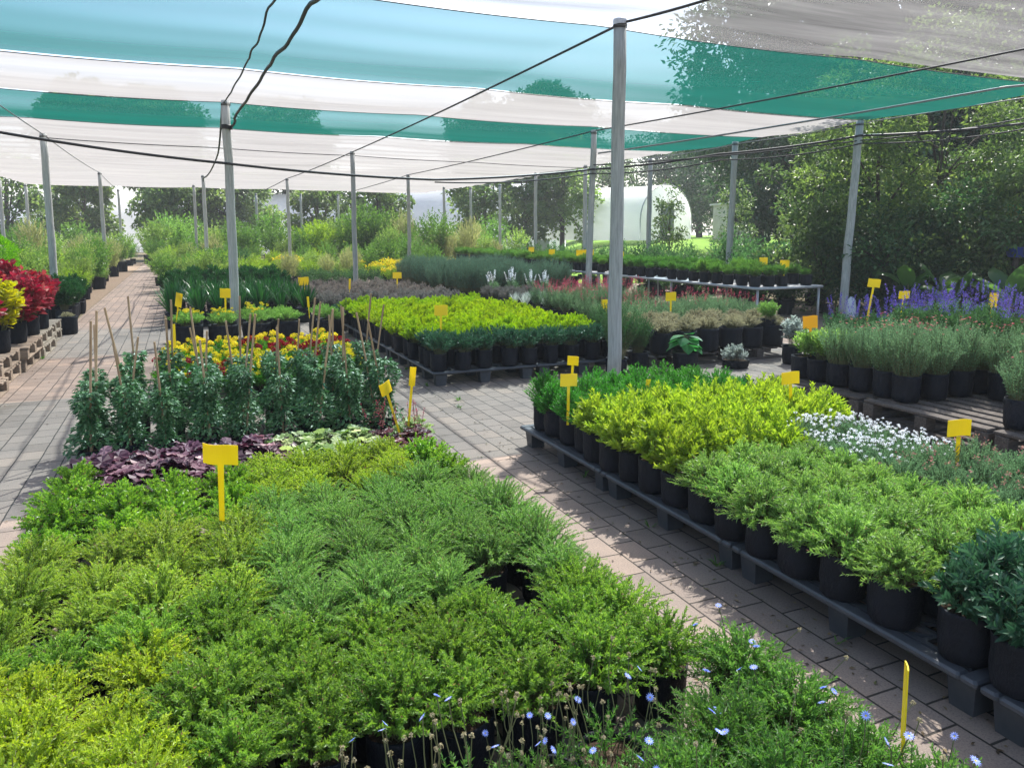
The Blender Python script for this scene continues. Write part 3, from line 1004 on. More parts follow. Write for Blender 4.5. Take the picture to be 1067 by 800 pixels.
TOPZ = 3.6
post((4.01, 6.65), 3.6, .066, 'thick pale timber post with a light metal cap, nearest and tallest in view', (.03, .05), True)
post((.75, 13.06), 3.6, .068, 'weathered timber post wrapped by black hoses, rising behind the staked climbers', (.0, 0))
post((4.08, 19.71), 3.6, .06, 'timber post behind the grey purple shrubs, a wire on its top')
post((7.69, 13.68), 3.6, .062, 'timber post among the red salvias, just left of the capped post', (.1, 0))
post((11.58, 14.08), 3.6, .07, 'leaning pale post beyond the seedling bench in front of the shed', (.12, .05))
post((11.59, 10.61), 3.6, .072, 'pale leaning post at the cloth corner beside the violet salvias', (.30, .12))
post((-2.5, 18.86), 3.6, .07, 'timber post rising behind the red coleus by the left path')
post((-2.4, 29.83), 3.6, .06, 'slim timber post behind the post of the red coleus, left of the path')
post((.84, 29.86), 3.6, .065, 'timber post seen just left of the hose-wrapped post, behind the lilies')
post((.62, 36.0), 3.6, .06, 'thin distant post just left of the hedge, close to the hose-wrapped post')
post((3.77, 30.17), 3.6, .06, 'distant timber post midway between the hose-wrapped post and the wired post')
post((7.44, 26.54), 3.6, .062, 'distant timber post standing behind the blue grey lavender')
post((3.51, 40.2), 3.5, .06, 'thin far post at the back edge of the cloth, right of the hose-wrapped post')
post((12.03, 18.19), 3.6, .065, 'dark timber post right of the capped post in front of the white tunnel')
post((11.37, 20.72), 3.6, .065, 'dark timber post almost hidden behind the post in the red salvias')
post((11.99, 32.52), 3.6, .06, 'far timber post in front of the white tunnel arch')
post((10.89, 32.99), 3.6, .06, 'far timber post left of the white tunnel arch')
post((11.22, 23.99), 3.6, .06, 'timber post beyond the bench of seedlings, left of the dark pair')
post((12.43, 30.14), 3.6, .06, 'far timber post right of the white tunnel arch')
post((-5.85, 33.0), 3.5, .06, 'leftmost far post at the edge of the cloth')
post((-5.6, 36.6), 3.5, .06, 'second post from the left at the far edge of the cloth')
post((-2.45, 39.0), 3.5, .055, 'thin far post beside the pale gap at the end of the left path')
post((7.4, 39.5), 3.5, .055, 'thin far post in front of the wide grey tunnel roof')
post((5.6, 39.8), 3.5, .055, 'thin far post before the left part of the grey tunnel')


# ---- shade cloth: strips hung across, edge to edge
def cloth(y0, y1, mat, name, label, x0=-5.85, x1=11.65, z=3.66, gap=0.0, drop=0.0):
    mb = MB()
    nx, ny = 90, max(12, int((y1 - y0) * 9))
    xs, ys = np.linspace(x0, x1, nx + 1), np.linspace(y0, y1, ny + 1)
    X, Y = np.meshgrid(xs, ys)
    cols = np.array([-5.85, -2.45, .75, 3.95, 7.45, 11.65])
    Z = np.full_like(X, z)
    for a, b in zip(cols[:-1], cols[1:]):
        t = np.clip((X - a) / (b - a), 0, 1)
        Z -= np.where((X >= a) & (X < b), 4 * t * (1 - t) * .03, 0)
    rg = np.random.default_rng(int(y0 * 10))
    tt = (Y - y0) / (y1 - y0)
    Z -= .05 * np.sin(np.pi * tt) ** 2
    for q in range(5):
        w, p = rg.uniform(3.5, 8.5), rg.uniform(0, 6.28)
        Z += (.010 if y0 > 16 else .014 if y0 < 2 else .002) * np.sin(Y * w + p + .25 * np.sin(X * .7 + q)) * np.sin(X * rg.uniform(.3, .7) + q)
    v = np.stack([X, Y, Z], -1).reshape(-1, 3)
    w = nx + 1
    i, j = np.meshgrid(np.arange(nx), np.arange(ny))
    b = (j * w + i).ravel()
    mb.add(v - np.array([0, y0, 0]), np.c_[b, b + 1, b + w + 1, b + w])
    o = obj(name, mb.mesh(name, [mat], True), None, (0, y0, 0))
    tag(o, label, 'shade cloth', 'strips of shade cloth under the sky')
    # hem cord along the near edge
    hb = MB()
    hb.tube(v.reshape(ny + 1, nx + 1, 3)[0] - np.array([0, y0, .004]), .006, 5)
    obj('hem_cord', hb.mesh('hem_cord', [M['wire']], True), o)
    return o


cloth(1.3, 6.70, M['net_open_dimmed'], 'white_shade_cloth', 'pale shade cloth at the upper right with tree shapes showing through')
cloth(6.80, 10.28, M['net_teal'], 'teal_shade_cloth', 'wide teal strip of shade cloth right across the top')
cloth(10.34, 13.0, M['net_white'], 'white_shade_cloth', 'white strip of shade cloth between the two teal strips')
cloth(13.03, 16.12, M['net_teal'], 'teal_shade_cloth', 'narrower teal strip of shade cloth with dark tree tops behind it')
cloth(16.16, 37.4, M['net_white'], 'white_shade_cloth', 'long ribbed white shade cloth covering the far end')


# ---- wires and hoses
def cable(name, pts, r, mat, label, cat='cable', sag=0.0, n=14, wob=0.0, group=None):
    P = np.array(pts, float) * np.array([OX, OY, 1])
    out = []
    rg = np.random.default_rng(len(label) * 7 + int(P[0, 1] * 3))
    for a, b in zip(P[:-1], P[1:]):
        for t in np.linspace(0, 1, n, endpoint=False):
            q = a + (b - a) * t
            q = q - np.array([0, 0, sag * 4 * t * (1 - t)])
            if wob:
                u_ = len(out) / n
                q = q + wob * np.array([math.sin(u_ * 9 + 1) + .7 * math.sin(u_ * 17), 0, math.sin(u_ * 11 + 2) + .7 * math.sin(u_ * 19)])
            out.append(q)
    out.append(P[-1])
    out = np.array(out)
    mb = MB()
    mb.tube(out - out[0], r, 6)
    o = obj(name, mb.mesh(name, [mat], True), None, out[0])
    tag(o, label, cat, group)
    return o


zc = 3.585
cable('support_wire', [(4.5, 4.6, zc), (4.05, 6.65, zc), (4.08, 19.71, zc), (3.77, 30.17, zc), (3.51, 40.2, 3.49)], .013, M['wire'],
      'dark wire running back from the capped post to the wired post', sag=.03)
cable('support_wire', [(8.75, 5.0, zc), (7.69, 13.68, zc), (7.44, 26.54, zc), (7.4, 39.5, 3.48)], .013, M['wire'],
      'dark wire meeting the top of the post among the red salvias', sag=.03)
cable('support_wire', [(-2.45, 5, zc), (-2.5, 18.86, zc), (-2.4, 29.83, zc), (-2.45, 39, 3.48)], .010, M['palewire'],
      'thin wire over the left path from the upper left corner', sag=.05)
cable('edge_cable', [(13.0, 1.5, 3.55), (10.24, 6.97, 3.50), (7.75, 13.6, 3.15)], .016, M['palewire'],
      'thick pale cable slanting from the upper right down to the salvia post', sag=.03)
cable('edge_wire', [(11.92, .5, 3.62), (11.92, 10.5, 3.62), (11.9, 14.1, 3.6), (12.0, 18.2, 3.6), (11.4, 24, 3.6), (12.2, 32, 3.6)], .010, M['palewire'],
      'wire along the right edge of the cloth beside the dark trees', sag=.02)
cable('cross_wire', [(-2.5, 18.86, 3.52), (.82, 19.2, 3.50), (4.08, 19.71, 3.50), (7.6, 20.2, 3.5), (11.37, 20.72, 3.52)], .010, M['wire'],
      'thin wire crossing below the far white cloth, post to post', sag=.02)
cable('irrigation_hose', [(-6, 12.9, 3.2), (-2.45, 13.0, 3.0), (.69, 13.0, 2.66), (4.2, 13.2, 2.52), (7.63, 13.6, 2.84), (9.6, 12.2, 3.08), (11.55, 10.54, 3.34), (13.2, 8.4, 3.40), (15, 6, 3.5)], .022, M['hose'],
      'thick black hose sagging right across from the hose-wrapped post', 'hose', sag=.035)
cable('power_cable', [(4.2, 13.24, 2.48), (7.63, 13.62, 2.76), (9.7, 12.2, 2.98), (11.55, 10.5, 3.20), (13.2, 8.4, 3.32), (15, 6, 3.44)], .013, M['wire'],
      'thinner dark cable hanging just under the black hose on the right', sag=.07)
cable('power_cable', [(7.63, 13.58, 2.92), (11.6, 10.5, 3.26), (13.2, 8.42, 3.50)], .012, M['wire'],
      'dark cable strung above the hose between the salvia post and cloth corner', sag=.05)
cable('thin_hose', [(.83, 4.5, 3.52), (.83, 7.4, 3.54), (.80, 9.4, 3.50), (.72, 12.98, 3.56)], .011, M['hose'],
      'thinner black hose hanging left, tied to the top of the hose-wrapped post', 'hose', sag=.035, wob=.007)
cable('water_hose', [(1.2, 4.5, 3.46), (1.12, 6.9, 3.48), (1.0, 9.3, 3.42), (.84, 12.2, 3.30), (.83, 13.06, 3.22)], .019, M['hose'],
      'thick kinked black hose looping down to the hose-wrapped post', 'hose', sag=.03, wob=.008)
cable('thin_hose', [(.70, 13.1, 3.55), (.78, 17, 3.15), (.62, 22, 3.0), (.84, 29.8, 3.5)], .016, M['hose'],
      'black hose drooping behind the hose-wrapped post to the next post', 'hose', sag=.1)
hb = MB()
for q in range(4):
    an = np.linspace(0, 2 * pi, 14)
    hb.tube(np.c_[.078 * np.cos(an), .078 * np.sin(an), np.full(14, q * .016) + .006 * np.sin(an * 2)], .010, 5)
t = obj('hose_binding', hb.mesh('hose_binding', [M['hose']], True), None, (.75, 13.06, 3.18))
t.location = (.75 * OX, 13.06 * OY, 3.18)
tag(t, 'black hose coil bound round the post behind the staked climbers', 'hose')


# ---- pallets
def plastic_pallet(x, y, label, lx=1.2, ly=1.0, rz=0.0):
    """black plastic pallet: openwork deck on nine cup feet; origin at its centre"""
    e = obj('plastic_pallet', None, None, (x, y, 0), rz)
    tag(e, label, 'pallet', 'black plastic pallets under the plant stands')
    d = MB()
    for (cx, cy, w, h) in ((0, -ly / 2 + .03, lx, .06), (0, ly / 2 - .03, lx, .06), (-lx / 2 + .03, 0, .06, ly - .12), (lx / 2 - .03, 0, .06, ly - .12)):
        d.box((cx, cy, .138), (w, h, .028), 0, bev=.008)
    n = 9
    for i in range(1, n):
        d.box((-lx / 2 + lx * i / n, 0, .136), (.022, ly - .13, .022))
        d.box((0, -ly / 2 + ly * i / n, .133), (lx - .13, .02, .018))
    for s in (-1, 1):
        for i in range(5):
            d.box((-lx / 2 + lx * (i + .5) / 5, s * ly * .22, .139), (.2, .014, .012), rz=s * .7)
    obj('deck', d.mesh('plastic_deck', [M['plastic']]), e)
    for i in (-1, 0, 1):
        for j in (-1, 0, 1):
            f = MB()
            pr = np.array([[-.062, -.052], [.062, -.052], [.062, .052], [-.062, .052]])
            v = np.vstack([np.c_[pr * .82, np.full(4, 0.0)], np.c_[pr, np.full(4, .119)]])
            f.add(v, [[0, 3, 2, 1], [4, 5, 6, 7], [0, 1, 5, 4], [1, 2, 6, 5], [2, 3, 7, 6], [3, 0, 4, 7]])
            obj('foot', FEET.setdefault('f', f.mesh('plastic_foot', [M['plastic']])), e, (i * (lx / 2 - .10), j * (ly / 2 - .075), 0))
    return e


FEET = {}


def wood_pallet(x, y, z, label, mat, lx=1.2, ly=1.0, rz=0.0, h=.144):
    """timber pallet: deck boards over three bearers with base boards; boards run along local x"""
    e = obj('wooden_pallet', None, None, (x, y, z), rz)
    tag(e, label, 'pallet', 'timber pallets stacked under the plants')
    rg = np.random.default_rng(int(abs(x * 31 + y * 7 + z * 100)))
    d = MB()
    nb = 8
    for i in range(nb):
        yy = -ly / 2 + .05 + (ly - .1) * i / (nb - 1)
        d.box((rg.normal(0, .006), yy, h - .011), (lx + rg.normal(0, .01), .092, .021), 0, bev=.003)
    obj('deck', d.mesh('pallet_deck', [mat]), e)
    for xx in (-lx / 2 + .05, 0, lx / 2 - .05):
        b = MB()
        for yy in (-ly / 2 + .055, 0, ly / 2 - .055):
            b.box((xx, yy, .0225 + .048), (.095, .11, .094), 0, bev=.004)
        b.box((xx, 0, .011), (.09, ly - .005, .021), 0, bev=.003)
        obj('bearer', b.mesh('pallet_bearer', [mat]), e)
    return e


# ---- yellow price labels
def price_tag(x, y, zc, label, w=.15, h=.09, rz=0.0, tilt=0.0, zb=.2, mat='tag', lean=0.0):
    """T-shaped yellow plastic plant label: card on a stake pushed into a pot; origin where the stake enters"""
    e = obj('plant_label', None, None, (x, y, zb), None or 0.0)
    e.rotation_euler = (tilt + random.gauss(0, .05), lean + random.gauss(0, .03), rz + random.gauss(0, .12))
    tag(e, label, 'plant label', 'yellow plastic plant labels')
    c = MB()
    H = zc - zb
    bow = random.uniform(-.012, .012)
    xs_ = np.linspace(-w / 2, w / 2, 7)
    pv = [[q, bow * (1 - (2 * q / w) ** 2) + sy, H + sz * h / 2 + .003 * math.sin(q * 40)] for sy in (-.0017, .0017) for sz in (-1, 1) for q in xs_]
    fq = []
    for i in range(6):
        fq += [[i, i + 1, 8 + i, 7 + i], [14 + i, 21 + i, 22 + i, 15 + i], [7 + i, 8 + i, 22 + i, 21 + i], [i, 14 + i, 15 + i, i + 1]]
    fq += [[0, 7, 21, 14], [6, 20, 27, 13]]
    c.add(pv, fq)
    obj('card', c.mesh('label_card', [M[mat]]), e)
    s_ = MB()
    sw = max(.016, w * .14)
    L_ = H - h / 2
    s_.add([[-sw / 2, -.0018, 0], [sw / 2, -.0018, 0], [sw / 2, .0018, 0], [-sw / 2, .0018, 0],
            [-sw * .62, -.0018, L_], [sw * .62, -.0018, L_], [sw * .62, .0018, L_], [-sw * .62, .0018, L_]],
           [[0, 3, 2, 1], [4, 5, 6, 7], [0, 1, 5, 4], [1, 2, 6, 5], [2, 3, 7, 6], [3, 0, 4, 7]])
    obj('stake', s_.mesh('label_stake', [M[mat]]), e)
    return e

# ------------------------------------------------------------------ near left bed (pots on the paving)
block(S['gold'], 'golden lime shrub at the lower left', -.64, -.20, 3, 1.74, 2.4, 4)
block(S['mound'], 'green mounded shrub behind the golden lime ones', -.62, -.18, 3, 2.6, 2.6, 1)
block(S['mound'], 'mid green mounded shrub behind the blue daisies', .04, 1.38, 7, 1.95, 2.36, 3, skip={(5, 2)}, sc=(.9, 1.16))
block(S['mound'], 'mid green mounded shrub between golden and feathery shrubs', .06, .06, 1, 2.5, 2.68, 2)
block(S['feather'], 'soft feathery green shrub beside the right path', .36, 1.36, 5, 2.58, 3.7, 6, skip={(3, 0)})
block(S['feather_gold'], 'yellowish feathery shrub by the left path', -.62, .12, 4, 2.85, 3.45, 3)
block(S['glossy'], 'glossy bright green shrub around the large yellow label', -.6, .15, 4, 3.68, 4.15, 3)
block(S['smallgold'], 'small leaved yellow green shrub before the variegated heuchera', .35, 1.06, 4, 3.92, 4.36, 3)
block(S['glossy'], 'glossy green shrub at the right path by the maroon heuchera', 1.30, 1.30, 1, 3.95, 4.2, 2)
block(S['felicia'], 'low blue daisy bush at the bottom right corner', 1.30, 1.56, 2, 1.05, 1.5, 3, jit=.01, sc=(1.05, 1.25))
S['felicia'].place(1.56, 1.74, 0, 'blue daisy bush tucked between the mounded shrubs and the right path', 'blue daisies', 1.15, 1.0, 2)
block(S['felicia'], 'low green daisy bush at the bottom middle edge', .86, 1.06, 2, 1.36, 1.36, 1)
block(S['felicia_dry'], 'blue daisy going to seed, wiry stems before the black bags', .18, 1.0, 5, 1.60, 1.60, 1)

S['glossy'].place(-.60, 4.62, 0, 'green shrub at the left end of the purple heucheras', None, .9, None, 1)
block(S['heuch_purple'], 'purple heuchera before the staked climbers', -.46, .42, 5, 4.64, 5.0, 2, sc=(1.2, 1.45))
block(S['heuch_lime'], 'pale variegated heuchera right of the purple ones', .62, 1.04, 3, 4.70, 5.02, 2, sc=(1.15, 1.4))
block(S['heuch_maroon'], 'maroon heuchera with thin flower stems by two yellow labels', 1.20, 1.42, 2, 4.74, 5.0, 2, sc=(.95, 1.1))
S['heuch_lime'].place(1.5, 5.22, 0, 'pale heuchera at the corner of the bed beside the sunlit paving', None, 1.0, None, 1)
block(S['climber'], 'dark climber tied to a cane', -.64, 1.38, 9, 5.5, 6.5, 4, jit=.035, sc=(.80, .98), skip={(0, 3), (5, 1)})
block(S['marigold'], 'yellow flowering plant behind the climbers', -.12, 1.50, 7, 7.15, 9.1, 8, jit=.03, sc=(1.1, 1.5), skip={(1, 0), (2, 1), (4, 3), (5, 3), (4, 4), (5, 1), (5, 0), (6, 1), (0, 2), (3, 5), (6, 4)})
for i, (i_, j_) in enumerate(((1, 0), (2, 1), (4, 3), (5, 3), (4, 4), (5, 1), (0, 2), (3, 5), (6, 4))):
    lab = ['dark red flower cluster at the left among the yellow flowers', 'small red flowering plant near the second cane from the left', 'large red flower cushion in the middle of the yellow flowers',
           'red flower cushion just right of the largest one', 'red flowering plant behind the largest red cushion', 'red flowers near the right end of the yellow flowering bed', 'red flowering plant at the left end of the yellow flowers',
           'red flower cushion at the back of the yellow flowers', 'rightmost red flower cushion, beside the right path'][i]
    S['redflower'].place(-.12 + 1.62 * i_ / 6, 7.15 + 1.95 * j_ / 7, 0, lab, 'red flowering plants', 1.6 if i > 1 else 1.4, None, i)
block(S['bigbag'], 'large bag of yellow flowered groundcover behind the flower bed', .02, .98, 3, 11.6, 12.05, 2)
block(S['bigbag_green'], 'large bag of green groundcover near the hose-wrapped post', 1.4, 2.0, 2, 11.6, 12.05, 2)
block(S['strap'], 'strap leaved dark green lily behind the hose-wrapped post', -.15, 1.95, 7, 13.9, 17.2, 8, jit=.05, sc=(.75, 1.05))
block(S['strap_dark'], 'dark leafy shrub in the row behind the lilies', -.2, 2.0, 6, 17.9, 20.6, 5, jit=.05, sc=(1.0, 1.25))

# ------------------------------------------------------------------ right-hand bed on plastic pallets
wh = ['nearest', 'second', 'third', 'fourth']
for k, yc in enumerate((.85, 2.05, 3.25, 4.45)):
    plastic_pallet(2.67, yc, f'black plastic pallet along the right path, {NTH[k + 1]} from the camera', .77, 1.19)
    plastic_pallet(3.45, yc, f'black plastic pallet under the right bed, inner row, {NTH[k + 1]} from the camera', .77, 1.19)
DZ = .153
block(S['bluegreen'], 'dark green bush at the near end of the right bed', 2.40, 3.04, 4, 1.0, 1.58, 4, DZ, .012)
block(S['lightmound'], 'pale green mound on the pallet by the right path', 2.38, 3.04, 4, 1.85, 2.95, 6, DZ, .012, sc=(1.0, 1.2))
block(S['rosyflower'], 'grey green plant with rosy tips on the right bed', 3.24, 3.7, 3, 1.3, 2.5, 6, DZ, .02)
block(S['whiteflower'], 'white flowering plant on the right bed', 3.24, 3.70, 3, 2.66, 3.2, 4, DZ, .02)
block(S['duranta'], 'upright lime gold shrub on the right bed', 2.38, 3.72, 7, 3.2, 4.05, 5, DZ, .012, sc=(1.0, 1.2), skip={(4, 0), (5, 0), (6, 0)})
block(S['euryops'], 'ferny green shrub at the far end of the right bed', 2.42, 3.66, 7, 4.25, 4.9, 4, DZ, .012)
block(S['bluegreen'], 'dark green bush at the back edge of the lime gold shrubs', 3.86, 3.86, 1, 3.5, 4.7, 6, DZ, .02, sc=(.7, .85))

# ------------------------------------------------------------------ middle bed
for k in range(5):
    plastic_pallet(2.94, 7.86 + 1.02 * k, f'black plastic pallet under the bright lime shrubs, left column, {NTH[k + 1]} from the camera', 1.2, 1.0)
    plastic_pallet(4.15, 7.86 + 1.02 * k, f'black plastic pallet under the bright lime shrubs, right column, {NTH[k + 1]} from the camera', 1.2, 1.0)
block(S['limegreen_dark'], 'grey green shrub along the front of the lime bed', 2.44, 4.56, 9, 7.46, 7.72, 2, DZ, .015)
block(S['lime'], 'bright lime shrub in the middle bed', 2.44, 4.56, 9, 8.0, 12.1, 15, DZ, .02)
S['tallbush'].place(4.42, 7.12, 0, 'tall bushy dark green plant just behind the capped post', None, 1.0, None, 0)
S['tallbush'].place(4.86, 7.35, 0, 'lower bushy dark plant right of the capped post', None, .75, None, 1)
S['tallbush'].place(4.9, 8.1, 0, 'bushy dark plant between the lime bed and the beige cushions', None, .9, None, 0)
block(S['limegreen_dark'], 'grey green shrub at the back of the lime bed', 2.5, 4.5, 7, 12.75, 13.1, 2, 0, .03, sc=(1.0, 1.2))
block(S['greypurple'], 'grey purple shrub behind the lime bed', 2.45, 4.75, 7, 13.7, 18.2, 10, 0, .05, sc=(.95, 1.25))

# ------------------------------------------------------------------ stands right of the middle bed
for k in range(9):
    wood_pallet(6.0, 10.75 + 1.12 * k, 0, f'low dark pallet under the salvias and lavender, {NTH[k + 1]} from the camera', M['wood_dark'], 1.08, 1.18, pi / 2)
PZ = .147
block(S['redsalvia'], 'red flowered salvia just left of the capped post', 5.58, 6.9, 5, 10.5, 11.6, 4, PZ, .03)
block(S['silvertuft'], 'silvery tuft at the front of the lavender stand', 5.56, 6.4, 4, 12.0, 12.5, 2, PZ, .02)
block(S['darktuft'], 'dark grey tufted plant behind the silvery tufts', 5.56, 6.4, 4, 12.9, 14.0, 4, PZ, .03)
block(S['whitespike'], 'white flower spikes before the lavender', 5.9, 7.2, 4, 14.5, 14.5, 1, PZ, .05, sc=(1.1, 1.3))
block(S['lavender'], 'blue grey lavender bush', 5.55, 7.9, 8, 15.2, 20.2, 11, PZ, .05, sc=(1.15, 1.6))
block(S['blushsalvia'], 'pink flecked salvia behind the beige cushions', 5.75, 8.1, 7, 8.9, 10.1, 5, 0, .04, sc=(1.0, 1.25))
wood_pallet(5.62, 7.86, 0, 'dark timber pallet at the left end under the beige cushions', M['wood_dark'], 1.0, 1.2, pi / 2)
wood_pallet(6.72, 7.86, 0, 'dark timber pallet at the right end under the beige cushions', M['wood_dark'], 1.0, 1.2, pi / 2)
block(S['beige'], 'beige cushion plant in a large black bag', 5.28, 7.0, 6, 7.48, 8.24, 3, PZ, .015)
S['bigleaf'].place(5.33, 7.08, 0, 'plant with big drooping green leaves before the beige cushions', None, 1.0, 0.6, 0)
S['silver'].place(6.02, 7.02, 0, 'small silver leaved plant in a low bag on the paving')
S['whiteleaf'].place(6.84, 6.95, 0, 'white variegated plant at the right end of the beige cushions', None, 1.15)
S['yellowgreen'].place(6.95, 7.5, .3, 'small upright yellow green plant behind the white variegated one')

# ------------------------------------------------------------------ stacked pallets on the right
for k, yc in enumerate((4.76, 3.70, 2.64, 1.58)):
    for s, nm in ((0, 'lower'), (1, 'upper')):
        wood_pallet(5.48, yc, .146 * s, f'{nm} dark timber pallet of the {NTH[k + 1]} stack right of the white flowers', M['wood_dark'], 1.02, 1.14, pi / 2)
        wood_pallet(6.66, yc + .1, .146 * s, f'{nm} dark pallet of the {NTH[k + 1]} stack in the back row under the salvias', M['wood_dark'], 1.02, 1.14, pi / 2)
BZ = .295
block(S['yellowgreen'], 'yellow green salvia at the left end of the stacked pallets', 5.16, 5.62, 3, 4.92, 5.1, 2, BZ, .01)
block(S['fuzzy'], 'fuzzy grey green salvia on the stacked pallets', 5.14, 6.0, 4, 4.0, 4.66, 4, BZ, .02, sc=(.9, 1.1))
block(S['fuzzy'], 'fuzzy grey green salvia at the back of the bare pallet', 5.86, 6.3, 3, 2.2, 3.72, 7, BZ, .02, sc=(.95, 1.15))
S['fuzzy'].place(5.12, 3.12, BZ, 'single grey green salvia in a bag on the bare pallet edge at right', None, .9, None, 1)
block(S['violet'], 'violet flower spikes on the back row of pallets', 6.6, 7.4, 4, 3.6, 5.25, 6, BZ, .04, sc=(.9, 1.15))
block(S['violet'], 'violet flower spikes in the shade near the leaning post', 7.0, 8.4, 5, 5.7, 6.5, 3, .05, .05, sc=(.95, 1.2))

# ------------------------------------------------------------------ long benches of seedlings
for k, (y0, y1) in enumerate(((9.7, 14.6), (14.9, 19.8), (20.1, 25.0))):
    e = obj('potting_bench', None, None, (9.45, (y0 + y1) / 2, 0))
    tag(e, f'long pipe framed bench of seedlings, {NTH[k + 1]} from the camera', 'bench', 'pipe framed benches')
    L_ = y1 - y0
    tb = MB()
    tb.tube([(-.72, -L_ / 2, .68), (-.72, L_ / 2, .68)], .024, 8)
    tb.tube([(.72, -L_ / 2, .68), (.72, L_ / 2, .68)], .024, 8)
    for q in range(9):
        yy = -L_ / 2 + L_ * q / 8
        tb.tube([(-.72, yy, .68), (.72, yy, .68)], .022 if q in (0, 8) else .012, 8)
    obj('frame', tb.mesh('bench_frame', [M['metal']], True), e)
    tp = MB()
    tp.box((0, 0, .693), (1.36, L_ - .1, .012))
    obj('table_top', tp.mesh('bench_top', [M['metal']]), e)
    for sx in (-.68, .68):
        for sy in (-L_ / 2 + .04, 0, L_ / 2 - .04):
            lb = MB()
            lb.tube([(0, 0, 0), (0, 0, .665)], .022, 8)
            obj('leg', lb.mesh('bench_leg', [M['metal']], True), e, (sx, sy, 0))
    block(S['bench'], f'seedling in a black bag on the {NTH[k + 1]} bench', 8.88, 10.0, 5, y0 + .2, y1 - .2, 14, .70, .03, sc=(.65, 1.45), skip={(random.randrange(5), random.randrange(14)) for _ in range(9)})

# ------------------------------------------------------------------ left: pallets, coleus, conifer
for k in range(6):
    for s, nm in ((0, 'lower'), (1, 'upper')):
        wood_pallet(-2.32 + .04 * math.sin(k * 2.1 + s), 7.35 + 1.08 * k, .146 * s, f'{nm} sunlit pallet of the {NTH[k + 1]} stack on the left of the left path', M['wood'], 1.2, 1.05, pi / 2 * 0)
LZ = .293
for i, (x, y, sp, lab, sc) in enumerate((
        (-1.92, 9.0, 'coleus', 'dark red coleus nearest the camera on the left pallets', .95),
        (-1.90, 9.75, 'coleus_gold', 'golden yellow coleus at the left edge between red ones', 1.0),
        (-1.88, 10.55, 'coleus', 'red coleus right behind the golden one, at the pallet edge', 1.05),
        (-1.86, 11.3, 'coleus', 'spreading red coleus with pink leaves at the pallet edge', 1.1),
        (-1.84, 12.0, 'coleus', 'trailing pale red coleus at the far end of the pallets', 1.0),
        (-2.3, 10.2, 'coleus', 'red coleus in the second row, behind the golden one', 1.1),
        (-2.3, 11.0, 'coleus', 'tall red coleus in the second row on the left pallets', 1.2),
        (-2.25, 11.8, 'coleus', 'tallest red coleus near the far end of the pallets', 1.3),
        (-2.7, 11.0, 'coleus', 'red coleus in the back row at the left border of the picture', 1.2),
        (-2.7, 11.9, 'coleus', 'red coleus in the back row below the round lime bush', 1.3),
        (-2.35, 12.5, 'coleus', 'red coleus at the far corner of the pallets, before the post', 1.2))):
    S[sp].place(x, y, LZ, lab, 'coleus on the left pallets', sc * 1.12, None, i)
block(S['strap_dark'], 'dark green shrub in black bags beside the left path', -2.9, -1.98, 4, 15.4, 17.6, 6, 0, .04)
e = S['beige'].place(-1.72, 13.7, 0, 'squat black bag with low growth standing on the left path', None, .6)


def ball(x, y, r, zc, label, leaf='conifer', n=9000, squash=1.08, name='round_conifer'):
    rng = np.random.default_rng(int(x * 100) % 997)
    e = obj(name, None, None, (x, y, 0))
    tag(e, label, 'bush')
    mb = MB()
    d = unit(rng.normal(0, 1, (n, 3)))
    d[:, 2] = np.where(d[:, 2] < -.6, -d[:, 2], d[:, 2])
    lump = 1 + .09 * np.sin(d[:, 0] * 7 + 1) * np.sin(d[:, 1] * 6) + .07 * np.sin(d[:, 2] * 9 + d[:, 0] * 4)
    p = d * (r * lump * rng.uniform(.86, 1.03, n))[:, None] * np.array([1, 1, squash]) + np.array([0, 0, zc])
    leaves(mb, p, d + rng.normal(0, .5, (n, 3)) + np.array([0, 0, .5]), rng.normal(0, 1, (n, 3)), .06, .016, DIAMOND, 0, rng.uniform(0, 1, n))
    obj('foliage', mb.mesh('conifer_foliage', [M[leaf]]), e)
    t = MB()
    t.tube([(0, 0, 0), (.01, 0, zc * .6), (0, 0, zc)], [.045, .04, .02], 8)
    obj('trunk', t.mesh('conifer_trunk', [M['bark']], True), e)


ball(*at(-12, 13.8), .55, 1.02, 'round bright lime bush at the left border above the red coleus')

